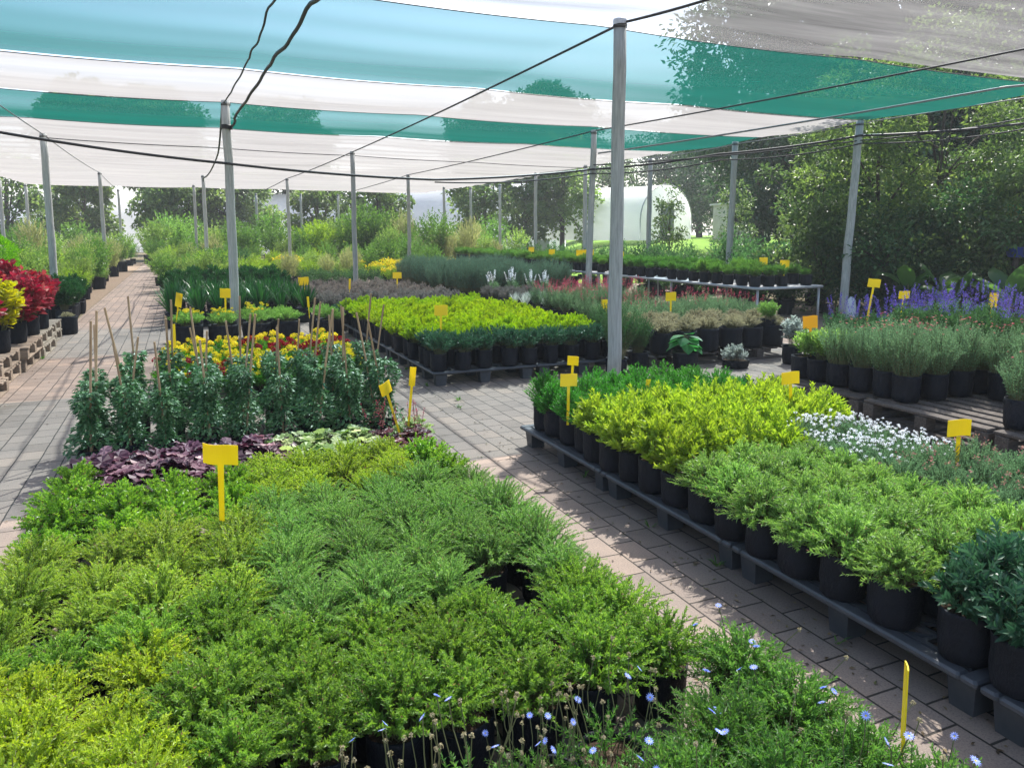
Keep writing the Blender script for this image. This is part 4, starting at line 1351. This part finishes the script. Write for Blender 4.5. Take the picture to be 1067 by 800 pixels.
# ------------------------------------------------------------------ yellow labels (x, y, card centre height, stake foot height)
for a in (
    (.10, 3.36, .665, .36, 'largest yellow label, upright among the glossy green shrubs', .155, .088, -.38, 0, 0),
    (1.37, 5.06, .54, .13, 'leaning yellow label with folded card by the maroon heuchera', .10, .085, .5, -.1, -.25),
    (1.44, 5.16, .58, .13, 'narrow yellow label seen nearly edge-on by the maroon heuchera', .05, .14, -.8, 0, .1),
    (2.30, 4.30, .63, .33, 'yellow label in the ferny shrubs left of the capped post foot', .115, .085, -.3, -.15, .05),
    (2.62, 4.86, .66, .34, 'small yellow label just below the foot of the capped post', .09, .07, -.9, 0, .1),
    (2.80, 4.15, .60, .34, 'small yellow label partly sunk in the ferny shrubs', .06, .05, .6, 0, .3),
    (3.52, 3.55, .685, .33, 'yellow label between the lime gold shrubs and stacked pallets', .115, .08, -.35, 0, -.06),
    (3.56, 2.46, .62, .33, 'yellow label standing in the white flowers on the right', .125, .085, -.35, 0, .03),
    (2.52, 1.33, .50, .32, 'yellow label cut off by the right edge above the dark bush', .10, .08, -.9, .1, .2),
    (2.62, 7.95, .74, .34, 'yellow label standing in the lime bed', .15, .12, -.35, 0, .03),
    (5.2, 5.05, .80, .48, 'amber label at the left end of the salvias on pallets', .15, .115, -.4, 0, 0),
    (5.9, 3.55, .90, .48, 'amber label half hidden in the fuzzy salvias on the right', .12, .09, -.4, 0, 0),
    (7.4, 6.4, 1.02, .3, 'yellow label above the violet spikes, left of a lower one', .14, .10, -.7, .1, .1),
    (7.35, 5.9, .92, .3, 'lower yellow label in the violet spikes', .12, .085, -.4, .1, 0),
    (7.6, 5.05, .92, .3, 'narrow yellow label at the right of the violet spikes', .08, .15, -1.2, 0, .1),
    (4.95, 8.25, .70, .3, 'yellow label just right of the capped post above the dark bush', .12, .12, -.4, 0, 0),
    (6.1, 8.45, .74, .4, 'yellow label standing behind the beige cushions', .14, .12, -.4, 0, 0),
    (.55, 11.8, .72, .35, 'yellow label in the big bags right of the hose-wrapped post', .17, .14, -.4, 0, 0),
    (-.12, 11.5, .68, .35, 'yellow label in the yellow flowered bags left of the hose-wrapped post', .13, .2, -.9, 0, .2),
    (2.95, 14.6, .62, .2, 'yellow label among the grey purple shrubs', .08, .2, -1.3, 0, .1),
    (2.2, 15.2, .66, .2, 'yellow label beside the gap in the beds behind the lilies', .2, .16, -.4, 0, 0),
    (4.4, 16.4, .66, .2, 'yellow label at the right side of the grey purple shrubs', .2, .14, -.4, 0, 0),
    (-.12, 8.3, .56, .15, 'slim yellow label rising at the left of the yellow flowers', .05, .24, -1.1, 0, .02),
    (1.75, 11.7, .56, .3, 'slim yellow label before the green bags by the gap', .06, .16, -1.1, 0, .02),
):
    price_tag(*a[:3], a[4], a[5], a[6], a[7], a[8], a[3], 'tag_orange' if a[4].startswith('amber') else 'tag', a[9])
for k, (px, d, zt) in enumerate(((553, 21.8, 1.13), (574, 20.2, 1.10), (590, 18.4, 1.12), (600, 18.2, 1.13), (607, 18.0, 1.14), (624, 16.6, 1.12), (792, 14.0, 1.08), (814, 13.2, 1.06))):
    x, y = at(px, d)
    x = min(max(x, 9.0), 10.0)
    price_tag(x, y, zt, f'yellow label on the seedling benches, {NTH[k + 1]} from the left', .16, .14, -.4, 0, .85)

# seen nearly edge-on in the near corner
price_tag(1.62, 1.2, .40, 'tall thin yellow label nearly edge-on at the bottom of the picture', .05, .20, .75, .05, .10, 'tag', .12)

# ------------------------------------------------------------------ far rows: each shrub one object
FAR = {}


def far_mesh(key, leaf, rad, h, n, per, L, W, seed, tmpl=DIAMOND, flat=.35, pot=True, fl=None, pitch=.8):
    rng = np.random.default_rng(seed)
    mb = MB()
    h0 = .24 if pot else 0.02
    tip, d = shoots(mb, rng, n, rad, h, h0 * .9, per, L, W, tmpl=tmpl, t0=.12, flat=flat, lift=.5, stem_r=0, pitch=pitch)
    mats = [M[leaf], M['bag'], M['soil']]
    if pot:
        mb.lathe([(.0, .0), (.12, .0), (.135, h0), (.125, h0 * .9)], 10, 1)
    if fl:
        mats.append(M[fl])
        ix = rng.choice(len(tip), len(tip) // 2, replace=False)
        puff(mb, rng, tip[ix], .05, 10, .05, .035, 3)
    return mb.mesh(key, mats)


FK = {
    'olive_shrub': ('shrub_olive', .38, .85, 60, 16, .075, .034, 'yellowish olive shrub', None),
    'lime_green_shrub': ('shrub_lime', .36, .65, 60, 16, .07, .034, 'bright yellow green shrub', None),
    'leafy_green_shrub': ('shrub_mid', .38, .95, 60, 16, .08, .036, 'leafy mid green shrub', None),
    'dark_green_shrub': ('shrub_dark', .36, .75, 60, 16, .075, .032, 'dark green shrub', None),
    'reedy_grass': ('reed', .30, .9, 90, 12, .13, .012, 'pale reedy grass clump', None),
    'yellow_flowered_shrub': ('shrub_lime', .34, .42, 50, 12, .06, .03, 'low shrub with yellow flowers', 'p_yellow'),
}
for i, (k, v) in enumerate(FK.items()):
    FAR[k] = [far_mesh(k, v[0], v[1], v[2], v[3], v[4], v[5], v[6], 50 + i * 5 + q, BLADE if 'reed' in k else DIAMOND, .3, True, v[8], .45 if 'reed' in k else .85) for q in range(3)]


def far_row(kind, where, x0, x1, nx, y0, y1, ny, sc=(.9, 1.3), z=0, jit=.2):
    kinds = kind.split('+')
    k = 0
    for j in range(ny):
        for i in range(nx):
            x = x0 + (x1 - x0) * (i / (nx - 1) if nx > 1 else .5) + random.uniform(-jit, jit)
            y = y0 + (y1 - y0) * (j / (ny - 1) if ny > 1 else .5) + random.uniform(-jit, jit)
            kind = random.choice(kinds)
            desc = FK[kind][7]
            o = obj(kind, FAR[kind][k % 3], None, (x, y, z), random.uniform(0, 6.28), random.uniform(sc[0] * .72, sc[1] * 1.12))
            pos = ''
            if nx > 1:
                pos += f', {NTH[i + 1]} along'
            if ny > 1:
                pos += f', {NTH[j + 1]} row'
            tag(o, f'{desc} {where}{pos}', 'shrub', f'{desc}s {where}')
            k += 1


far_row('lime_green_shrub+olive_shrub+leafy_green_shrub', 'behind the dark bags by the left path', -4.4, -2.3, 4, 18.6, 23.0, 7, (.8, 1.2))
far_row('olive_shrub+lime_green_shrub+lime_green_shrub+leafy_green_shrub', 'beyond the red coleus post', -5.4, -2.4, 5, 23.8, 29.0, 7, (.8, 1.25))
far_row('leafy_green_shrub+olive_shrub+reedy_grass', 'at the far left end of the cloth', -5.8, -2.5, 5, 30, 37.5, 7, (1.1, 1.9))
far_row('leafy_green_shrub', 'left of the round lime bush', -7.5, -4.8, 4, 17.0, 22.5, 4, (1.0, 1.8))
far_row('olive_shrub+leafy_green_shrub+lime_green_shrub', 'right of the far left path', -.4, 2.0, 5, 21.4, 24.6, 5, (.7, 1.0))
far_row('lime_green_shrub+olive_shrub+dark_green_shrub', 'in the far middle beds', -.5, 2.2, 5, 25.4, 29.8, 6, (.8, 1.15))
far_row('reedy_grass+leafy_green_shrub+lime_green_shrub', 'deep in the middle beds', -.4, 2.4, 5, 30.6, 34.0, 4, (.9, 1.3))
far_row('leafy_green_shrub+olive_shrub+lime_green_shrub', 'far behind the hose-wrapped post', -1.0, 3.0, 6, 35, 39, 4, (1.3, 2.0))
far_row('dark_green_shrub', 'beside the gap in the middle beds', 3.1, 4.7, 4, 19.8, 22.0, 4, (.5, .75))
far_row('olive_shrub+lime_green_shrub+reedy_grass', 'behind the grey purple shrubs', 3.0, 5.2, 5, 22.8, 26.2, 5, (.7, 1.0))
far_row('yellow_flowered_shrub', 'left of the lavender', 5.6, 8.0, 6, 21.2, 24.2, 5, (.9, 1.2))
far_row('lime_green_shrub+leafy_green_shrub+yellow_flowered_shrub', 'under the far white cloth', 3.2, 7.2, 7, 27.2, 30.4, 4, (.8, 1.2))
far_row('reedy_grass+leafy_green_shrub+olive_shrub', 'before the white tunnel arch', 7.8, 12.6, 8, 28.5, 32.5, 4, (1.2, 2.1))
far_row('leafy_green_shrub+olive_shrub+lime_green_shrub', 'under the tunnel arch', 4.0, 9.5, 8, 32.5, 37.5, 4, (1.6, 2.4))
far_row('dark_green_shrub', 'behind the seedling benches', 10.6, 12.6, 4, 16.0, 25.5, 9, (.9, 1.4))
far_row('leafy_green_shrub', 'beyond the lavender', 6.2, 8.3, 5, 24.6, 27.4, 3, (.9, 1.3))
far_row('leafy_green_shrub+olive_shrub', 'closing the end of the left path', -4.5, 1.5, 7, 41.5, 44, 2, (1.5, 2.3))
far_row('dark_green_shrub', 'along the leaning posts', 10.3, 12.8, 4, 11.4, 15.2, 5, (1.0, 1.6))


# ------------------------------------------------------------------ trees
def tree(x, y, h, cr, leaf, label, name='leafy_tree', nclump=60, nleaf=170, L=.16, W=.09, trunk=.16, base=.25, squash=.8, lean=(0, 0), seed=None, z=0.0,
         limbs=9, cat='tree', group=None, clumpr=None):
    rng = np.random.default_rng(seed if seed is not None else int(abs(x * 37 + y * 11)) % 9973)
    e = obj(name, None, None, (x, y, z))
    tag(e, label, cat, group)
    cz0 = h * base
    cc = np.array([lean[0], lean[1], (cz0 + h) / 2])
    ch = (h - cz0) / 2
    d = unit(rng.normal(0, 1, (nclump, 3)))
    rr = rng.uniform(.25, 1, nclump) ** .45
    c = cc + d * rr[:, None] * np.array([cr, cr, ch]) * rng.uniform(.78, 1.05, (nclump, 1))
    cs = (clumpr or cr * .26) * rng.uniform(.55, 1.35, nclump)
    t = MB()
    top = cc + np.array([0, 0, ch * .35])
    zz = np.linspace(0, 1, 8)
    tp = np.outer(1 - zz, [0, 0, 0]) + np.outer(zz, top) + np.c_[rng.normal(0, .05 * trunk * 6, (8, 2)) * zz[:, None], np.zeros(8)]
    tp[0] = 0
    t.tube(tp, trunk * (1.15 - .85 * zz), 9)
    order = np.argsort(rng.uniform(0, 1, nclump))[:limbs]
    for q in order:
        f = rng.uniform(.35, .8)
        a = tp[int(f * 7)]
        b = c[q]
        m_ = (a + b) / 2 + np.array([0, 0, .12 * np.linalg.norm(b - a)])
        t.tube([a, m_, b], [trunk * .42, trunk * .28, trunk * .08], 6)
    obj('trunk', t.mesh('tree_trunk', [M['bark']], True), e)
    mb = MB()
    n = nclump * nleaf
    dd = unit(rng.normal(0, 1, (nclump, nleaf, 3)))
    dd[..., 2] = np.where(rng.uniform(0, 1, (nclump, nleaf)) < .35, np.abs(dd[..., 2]), dd[..., 2])
    p = c[:, None] + dd * (cs[:, None] * rng.uniform(.3, 1.05, (nclump, nleaf)) ** .6)[..., None] * np.array([1.1, 1.1, squash])
    ax = dd + rng.normal(0, .6, (nclump, nleaf, 3)) + np.array([0, 0, -.25])
    nr = dd * .5 + rng.normal(0, .5, (nclump, nleaf, 3)) + np.array([0, 0, .9])
    ct = rng.uniform(.05, .75, (nclump, 1)) + rng.uniform(-.2, .3, (nclump, nleaf))
    leaves(mb, p.reshape(-1, 3), ax.reshape(-1, 3), nr.reshape(-1, 3), L * rng.uniform(.6, 1.3, n), W * rng.uniform(.8, 1.2, n), DIAMOND, 0, np.clip(ct.ravel(), 0, 1))
    obj('crown', mb.mesh('tree_crown', [M[leaf]]), e)
    return e


# dark trees to the right of the cloth
for px, d, h, cr, leaf, lab, ln in (
    (785, 34, 13.5, 4.6, 'tree_dark', 'dark tree above the shed, left of the tall right-hand trees', (0, 0)),
    (905, 31, 17.0, 5.2, 'tree_dark', 'tall dark tree rising behind the leaning cloth-corner post', (.4, 0)),
    (1010, 29, 19.0, 5.6, 'tree_dark', 'tallest dark tree at the upper right with a leaning trunk', (-1.6, .5)),
    (1140, 27, 19.0, 5.8, 'tree_dark', 'dark tree cut off by the right border', (0, 0)),
        (725, 64, 11.5, 3.8, 'tree_mid', 'dark green tree directly behind the white tunnel end', (0, 0)),
):
    x, y = at(px, d)
    tree(x, y, h, cr, leaf, lab, 'dark_tree', 130, 200, .28, .15, .28, .16, seed=int(px), lean=ln)
for px, d, h, cr, lab in ((845, 26, 7.5, 2.8, 'middle sized dark tree filling the gap right of the shed'), (925, 24, 7.5, 2.8, 'middle sized dark tree behind the leaning post'),
                          (1000, 23, 8.0, 3.0, 'middle sized dark tree behind the leaning trunk'), (1075, 22, 8.0, 3.0, 'middle sized dark tree at the right border')):
    x, y = at(px, d)
    tree(x, y, h, cr, 'tree_dark', lab, 'dark_tree', 80, 190, .2, .11, .16, .08, seed=int(px) + 3)
# lighter branches hanging at the right
for px, d, h, cr, leaf, lab in (
    (905, 15.2, 5.6, 1.5, 'tree_light', 'light leaved young tree directly behind the leaning post'),
    (968, 15.2, 6.2, 1.8, 'tree_light', 'light leaved tree with a dark leaning trunk on the right'),
    (1050, 15.0, 4.0, 1.3, 'tree_mid', 'dense leafy young tree at the right border'),
    (850, 17.0, 4.2, 1.2, 'tree_mid', 'leafy young tree between the shed and the leaning post'),
    (762, 21.5, 3.2, .5, 'tree_mid', 'thin young tree beside the post in front of the shed'),
    (695, 22.5, 3.2, .5, 'tree_mid', 'thin sapling in front of the white tunnel end'),
    (1085, 13.0, 3.2, 1.1, 'tree_mid', 'bushy young tree at the right edge above the violet spikes'),
):
    x, y = at(px, d)
    thin = cr < .6
    tree(x, y, h, cr, leaf, lab, 'young_tree', 40 if thin else 46, 34 if thin else 150, .10, .055, .03 if thin else .06, .18, seed=int(px), cat='tree', clumpr=.2 if thin else None)
WHERE = ['lowest, before the tunnel end', 'low, before the shed', 'just left of the leaning post', 'right behind the leaning post', 'left of the banana leaves', 'above the banana leaves',
         'at the right border', 'far behind the leaning post', 'behind the light leaved leaning tree', 'behind the tubs', 'outside the right border']
# hedge-like big shrubs on the right
for k, (px, d, h, cr) in enumerate(((735, 20.5, 1.1, .8), (812, 18.0, 1.3, .8), (856, 15.0, 2.3, 1.1), (912, 14.4, 2.2, 1.1), (955, 13.9, 2.3, 1.1), (1010, 13.7, 2.5, 1.2), (1062, 13.2, 2.4, 1.1), (880, 17.5, 3.2, 1.4), (985, 17.5, 3.4, 1.5), (1090, 16.5, 3.3, 1.5), (1130, 13.4, 2.6, 1.2))):
    x, y = at(px, d)
    tree(x, y, h, cr, 'shrub_dark' if k % 2 else 'tree_mid', f'big dark shrub in the shaded right-hand thicket, {WHERE[k]}', 'thicket_shrub', 40, 170, .10, .05, .05, .05, seed=400 + k, cat='shrub', group='big shrubs in the right-hand thicket', clumpr=cr * .36)

# tree line behind the far end
tl = []
for k, (px, d, h, cr, leaf) in enumerate((
        (-40, 44, 7.5, 3.0, 'tree_mid'), (18, 47, 7.0, 2.6, 'tree_light'), (75, 52, 7.4, 2.4, 'tree_light'), (112, 58, 13.2, 4.2, 'tree_mid'), (172, 57, 12.6, 3.4, 'tree_mid'),
        (98, 47, 5.6, 1.9, 'tree_light'), (180, 45.5, 5.2, 1.7, 'tree_light'), (205, 46, 6.2, 2.4, 'tree_light'), (232, 48, 6.4, 2.2, 'tree_mid'), (302, 60, 12.0, 3.8, 'tree_mid'), (270, 50, 5.6, 2.0, 'tree_light'), (335, 47, 5.2, 1.9, 'tree_light'),
        (395, 46, 5.4, 2.2, 'tree_light'), (455, 64, 5.8, 2.3, 'tree_mid'), (512, 66, 13.0, 4.2, 'tree_dark'), (566, 64, 13.8, 4.4, 'tree_dark'), (505, 45, 6.2, 2.1, 'tree_light'),
        (548, 42, 6.8, 2.1, 'tree_mid'), (585, 43, 7.4, 2.3, 'tree_light'), (625, 62, 10.0, 3.2, 'tree_mid'), (660, 70, 10.5, 3.6, 'tree_dark'), (690, 62, 10.5, 3.4, 'tree_dark'), (742, 52, 10.5, 3.6, 'tree_dark'),
        (820, 50, 10.0, 3.6, 'tree_mid'), (880, 44, 9.5, 3.4, 'tree_dark'))):
    x, y = at(px, d)
    tl.append((px, d, h))
    rank = NTH[k + 1]
    tone = {'tree_mid': 'green', 'tree_light': 'light green', 'tree_dark': 'dark'}[leaf]
    tree(x, y, h, cr, leaf, f'{"tall" if h > 9 else "small"} {tone} tree of the far tree line, {rank} counting from the left', 'background_tree', 130 if h > 11 else 60, 210 if h > 11 else 95, .36 if h > 11 else .24, .18, .15, .34 if h > 11 else .08, seed=700 + k, group='trees beyond the far end of the cloth')


# ------------------------------------------------------------------ tunnels and shed
def tunnel(cx, cy, rz, w, h, ln, label, z=0.0):
    """polythene grow tunnel: hoop section with vertical side walls, axis along local y; origin mid floor"""
    e = obj('grow_tunnel', None, None, (cx, cy, z), rz)
    tag(e, label, 'grow tunnel', 'white grow tunnels')
    a = np.linspace(0, pi, 17)
    side = h * .35
    prof = [(-w / 2, 0)] + [(-w / 2 * math.cos(t), side + (h - side) * math.sin(t)) for t in a] + [(w / 2, 0)]
    prof = np.array(prof)
    n = len(prof)
    ys = np.linspace(-ln / 2, ln / 2, int(ln / 2) + 1)
    mb = MB()
    v = np.array([[p[0] * (1 - .008 * (i % 2)), y, p[1] * (1 - .008 * (i % 2))] for i, y in enumerate(ys) for p in prof])
    f = [[i * n + j, i * n + j + 1, i * n + n + j + 1, i * n + n + j] for i in range(len(ys) - 1) for j in range(n - 1)]
    mb.add(v, f)
    obj('cover', mb.mesh('tunnel_cover', [M['poly']], True), e)
    for s in (-1, 1):
        g = MB()
        yy = s * (ln / 2 - .02)
        pv = np.array([[p[0] * .985, yy, p[1] * .985] for p in prof])
        g.add(pv, [list(range(n)) if s < 0 else list(range(n))[::-1]])
        ge = obj('end_wall', g.mesh('tunnel_end', [M['poly']]), e)
        dd = MB()
        dd.box((0, s * (ln / 2 + .02), 1.05), (1.6, .05, 2.1))
        obj('door', dd.mesh('tunnel_door', [M['tunnel_dark']]), ge)
    for y in (-ln / 2 - .03, ln / 2 + .03):
        hp = MB()
        hp.tube(np.array([[p[0] * 1.005, y, p[1] * 1.005] for p in prof]), .04, 6)
        obj('hoop', hp.mesh('tunnel_hoop', [M['metal']], True), e)


x, y = at(692, 43)
tunnel(x - 1.84, y + 3.56, math.radians(27.3), 6.2, 3.1, 8, 'big white grow tunnel with a rounded end behind the leaning post', 1.2)
x, y = at(452, 57)
tunnel(x, y, math.radians(30), 6.0, 5.0, 20, 'white arched grow tunnel in the far middle of the picture', .0)
x, y = at(310, 60)
tunnel(x, y, math.radians(66), 7.0, 4.7, 16, 'wide pale grow tunnel beyond the hedge, right of the hose-wrapped post')
x, y = at(110, 66)
tunnel(x, y, math.radians(70), 7.0, 4.6, 12, 'pale grow tunnel glimpsed between trees at the end of the left path')

x, y = at(768, 42)
e = obj('garden_shed', None, None, (x, y, 1.15), math.radians(-20))
tag(e, 'small pale shed with a flat sloping roof beyond the lawn', 'shed')
mb = MB()
mb.box((0, 0, 1.0), (2.5, 2.2, 2.0))
obj('wall', mb.mesh('shed_walls', [M['shedwall']]), e)
mb = MB()
mb.add([[-1.4, -1.3, 2.0], [1.4, -1.3, 2.12], [1.4, 1.3, 2.12], [-1.4, 1.3, 2.0], [-1.4, -1.3, 2.08], [1.4, -1.3, 2.2], [1.4, 1.3, 2.2], [-1.4, 1.3, 2.08]],
       [[0, 3, 2, 1], [4, 5, 6, 7], [0, 1, 5, 4], [1, 2, 6, 5], [2, 3, 7, 6], [3, 0, 4, 7]])
obj('roof', mb.mesh('shed_roof', [M['shedroof']]), e)
mb = MB()
mb.box((.5, -1.11, .95), (.8, .04, 1.8))
obj('door', mb.mesh('shed_door', [M['shedroof']]), e)
mb = MB()
mb.box((-.6, -1.11, 1.3), (.6, .04, .5))
obj('window', mb.mesh('shed_window', [M['black']]), e)


# ------------------------------------------------------------------ broad banana-like leaves at the right
def banana(x, y, label, seed, n=8, ln=.85, wd=.30, h=.7):
    rng = np.random.default_rng(seed)
    e = obj('banana_plant', None, None, (x, y, 0), rng.uniform(0, 6))
    tag(e, label, 'banana plant')
    mb = MB()
    k = 9
    for q in range(n):
        ph = q * 2.4 + rng.normal(0, .2)
        out = rng.uniform(.3, .75)
        l = ln * rng.uniform(.8, 1.2)
        d = np.array([math.cos(ph), math.sin(ph), 0])
        sd = np.array([-math.sin(ph), math.cos(ph), 0])
        st = np.array([0, 0, h * rng.uniform(.6, 1.1)]) + d * .1
        mb.tube([[0, 0, 0], st * np.array([.4, .4, .7]), st], [.03, .022, .012], 6, 1)
        vs = []
        for i in range(k):
            t = i / (k - 1)
            c = st + d * l * out * t + np.array([0, 0, l * (.85 * t - .75 * out * t * t)])
            w_ = wd * .5 * math.sin(pi * min(1, .08 + t * .95)) ** .7
            for sgn in (-1, 0, 1):
                vs.append(c + sd * sgn * w_ + np.array([0, 0, -.05 * abs(sgn) + .0 + rng.normal(0, .006)]))
        f = []
        for i in range(k - 1):
            for a in (0, 1):
                f.append([i * 3 + a, i * 3 + a + 1, i * 3 + 3 + a + 1, i * 3 + 3 + a])
        mb.add(vs, f, 0, rng.uniform(0, 1))
    obj('foliage', mb.mesh('banana_foliage', [M['banana'], M['stem']], True), e)


for k, (px, d, lab, ln) in enumerate(((985, 12.4, 'broad leaved banana plant in shade behind the violet spikes', .85), (1045, 11.8, 'banana plant with the largest leaf near the right border', 1.0),
                                      (945, 13.0, 'smaller banana plant left of the other two, lit leaf tips', .7))):
    x, y = at(px, d)
    banana(x, y, lab, 70 + k, 8, ln * .85, .30)

# small odd things at the right
x, y = at(1048, 13.2)
mb = MB()
mb.lathe([(0, 0), (.11, 0), (.145, .22), (.158, .225), (.155, .235), (.14, .23), (.108, .015), (0, .012)], 18)
o = obj('green_tub', mb.mesh('green_tub', [M['green_tub']], True), None, (x, y, 1.86))
tag(o, 'green plastic tub on a stump post in the right-hand thicket', 'tub')
mb = MB()
mb.tube([(0, 0, 0), (.01, 0, .9), (0, 0, 1.86)], .05, 8)
o = obj('stump_post', mb.mesh('stump_post', [M['bark']], True), None, (x, y, 0))
tag(o, 'dark stump post carrying the green tub', 'post')
x, y = at(1052, 12.6)
mb = MB()
mb.lathe([(0, 0), (.13, 0), (.165, .16), (.175, .165), (.16, .17), (.125, .015), (0, .012)], 18)
o = obj('blue_tub', mb.mesh('blue_tub', [M['blue_tub']], True), None, (x, y, 1.2))
tag(o, 'blue plastic tub among leaves below the green tub', 'tub')
mb = MB()
mb.tube([(0, 0, 0), (.01, 0, .6), (0, 0, 1.2)], .05, 8)
o = obj('stump_post', mb.mesh('stump_post', [M['bark']], True), None, (x, y, 0))
tag(o, 'dark stump post carrying the blue tub', 'post')
x, y = at(885, 13.6)
mb = MB()
mb.lathe([(0, 0), (.10, .01), (.13, .12), (.12, .35), (.09, .52), (.03, .60), (0.0, .58)], 12, 0, .09, rng=np.random.default_rng(5))
o = obj('white_sack', mb.mesh('white_sack', [M['white_sack']], True), None, (x, y, 0), 0, .75)
tag(o, 'upright white plastic sack at the foot of the leaning corner post', 'sack')

# ------------------------------------------------------------------ fallen leaves and crumbs of soil on the paving
M['litter'] = leaf_mat('fallen_leaf', [(.05, .035, .02), (.14, .09, .045), (.24, .17, .08), (.12, .14, .04)], trans=.1, var=0)
rng = np.random.default_rng(77)
n = 2600
px_ = np.where(rng.uniform(0, 1, n) < .5, rng.uniform(1.5, 2.3, n), rng.uniform(-1.75, 5.0, n))
py_ = rng.uniform(0, 1, n) ** 1.6 * 22 + 1.0
edge = rng.uniform(0, 1, n) < .45
px_ = np.where(edge, rng.choice([1.55, 2.25, -.72, -1.68, 2.3, 4.7], n) + rng.normal(0, .08, n), px_)
th = rng.uniform(0, 6.28, n)
mb = MB()
leaves(mb, np.c_[px_, py_, np.full(n, .004)], np.c_[np.cos(th), np.sin(th), rng.uniform(0, .25, n)], np.c_[rng.normal(0, .25, (n, 2)), np.ones(n)],
       rng.uniform(.008, .032, n), rng.uniform(.005, .013, n), DIAMOND, 0, rng.uniform(0, 1, n))
structure('leaf_litter', mb.mesh('leaf_litter', [M['litter']]), 'stuff')
mb = MB()
for _ in range(46):
    wx, wy = rng.choice([2.27, 2.3, -.74, -1.72, 1.56]) + rng.normal(0, .03), rng.uniform(1.5, 12)
    k_ = rng.integers(8, 22)
    th = rng.uniform(0, 6.28, k_)
    leaves(mb, np.c_[wx + .012 * np.cos(th), wy + .012 * np.sin(th), np.full(k_, .002)], np.c_[np.cos(th), np.sin(th), rng.uniform(.4, 1.6, k_)],
           np.c_[-np.cos(th) * .5, -np.sin(th) * .5, np.ones(k_)], rng.uniform(.02, .06, k_), .008, BLADE, 0, rng.uniform(0, 1, k_))
structure('weeds', mb.mesh('weeds', [M['shrub_mid']]), 'stuff')

# ------------------------------------------------------------------ haze volume, added to imitate lens glare over the dark trees
def veil_haze(density):
    m, nt, N, L = new_mat('glare_haze')
    pv = node(nt, 'ShaderNodeVolumePrincipled', Density=density, Anisotropy=0.35)
    pv.inputs['Color'].default_value = (.93, .96, 1, 1)
    o = node(nt, 'ShaderNodeOutputMaterial')
    L.new(pv.outputs[0], o.inputs['Volume'])
    mb = MB()
    mb.box((0, 290, 11.5), (830, 730, 25))
    h = obj('veil_haze', mb.mesh('veil_haze', [m]))
    h['kind'] = 'stuff'


veil_haze(.0013)
# ------------------------------------------------------------------ light
el, az = math.radians(52), math.radians(46)
w = bpy.data.worlds.new('World')
SC.world = w
w.use_nodes = True
nt = w.node_tree
nt.nodes.clear()
sky = nt.nodes.new('ShaderNodeTexSky')
sky.sky_type = 'NISHITA'
sky.sun_disc = False
sky.sun_elevation = el
sky.sun_rotation = az
sky.air_density = 1.0
sky.dust_density = 2.5
sky.ozone_density = 1.0
bg = nt.nodes.new('ShaderNodeBackground')
bg.inputs[1].default_value = 0.15
ow = nt.nodes.new('ShaderNodeOutputWorld')
nt.links.new(sky.outputs[0], bg.inputs[0])
nt.links.new(bg.outputs[0], ow.inputs[0])
sd = bpy.data.lights.new('sun', 'SUN')
sd.energy = 4.7
sd.angle = math.radians(.53)
sd.color = (1.0, .96, .90)
so = bpy.data.objects.new('sun', sd)
dirv = Vector((math.sin(az) * math.cos(el), math.cos(az) * math.cos(el), math.sin(el)))
so.rotation_euler = (-dirv).to_track_quat('-Z', 'Y').to_euler()
so.location = (20, 20, 30)
COL.objects.link(so)

vs = SC.view_settings
SC.display_settings.display_device = 'sRGB'
vs.view_transform = 'Standard'
vs.look = 'None'
vs.exposure = 1.3
vs.gamma = 1.0
vs.use_curve_mapping = False
cy = SC.cycles
cy.use_denoising = True
cy.max_bounces = 10
cy.diffuse_bounces = 5
cy.glossy_bounces = 2
cy.transmission_bounces = 6
cy.transparent_max_bounces = 16
cy.sample_clamp_indirect = 6
cy.caustics_reflective = False
cy.caustics_refractive = False
print('objects', len(bpy.data.objects), 'meshes', len(bpy.data.meshes))
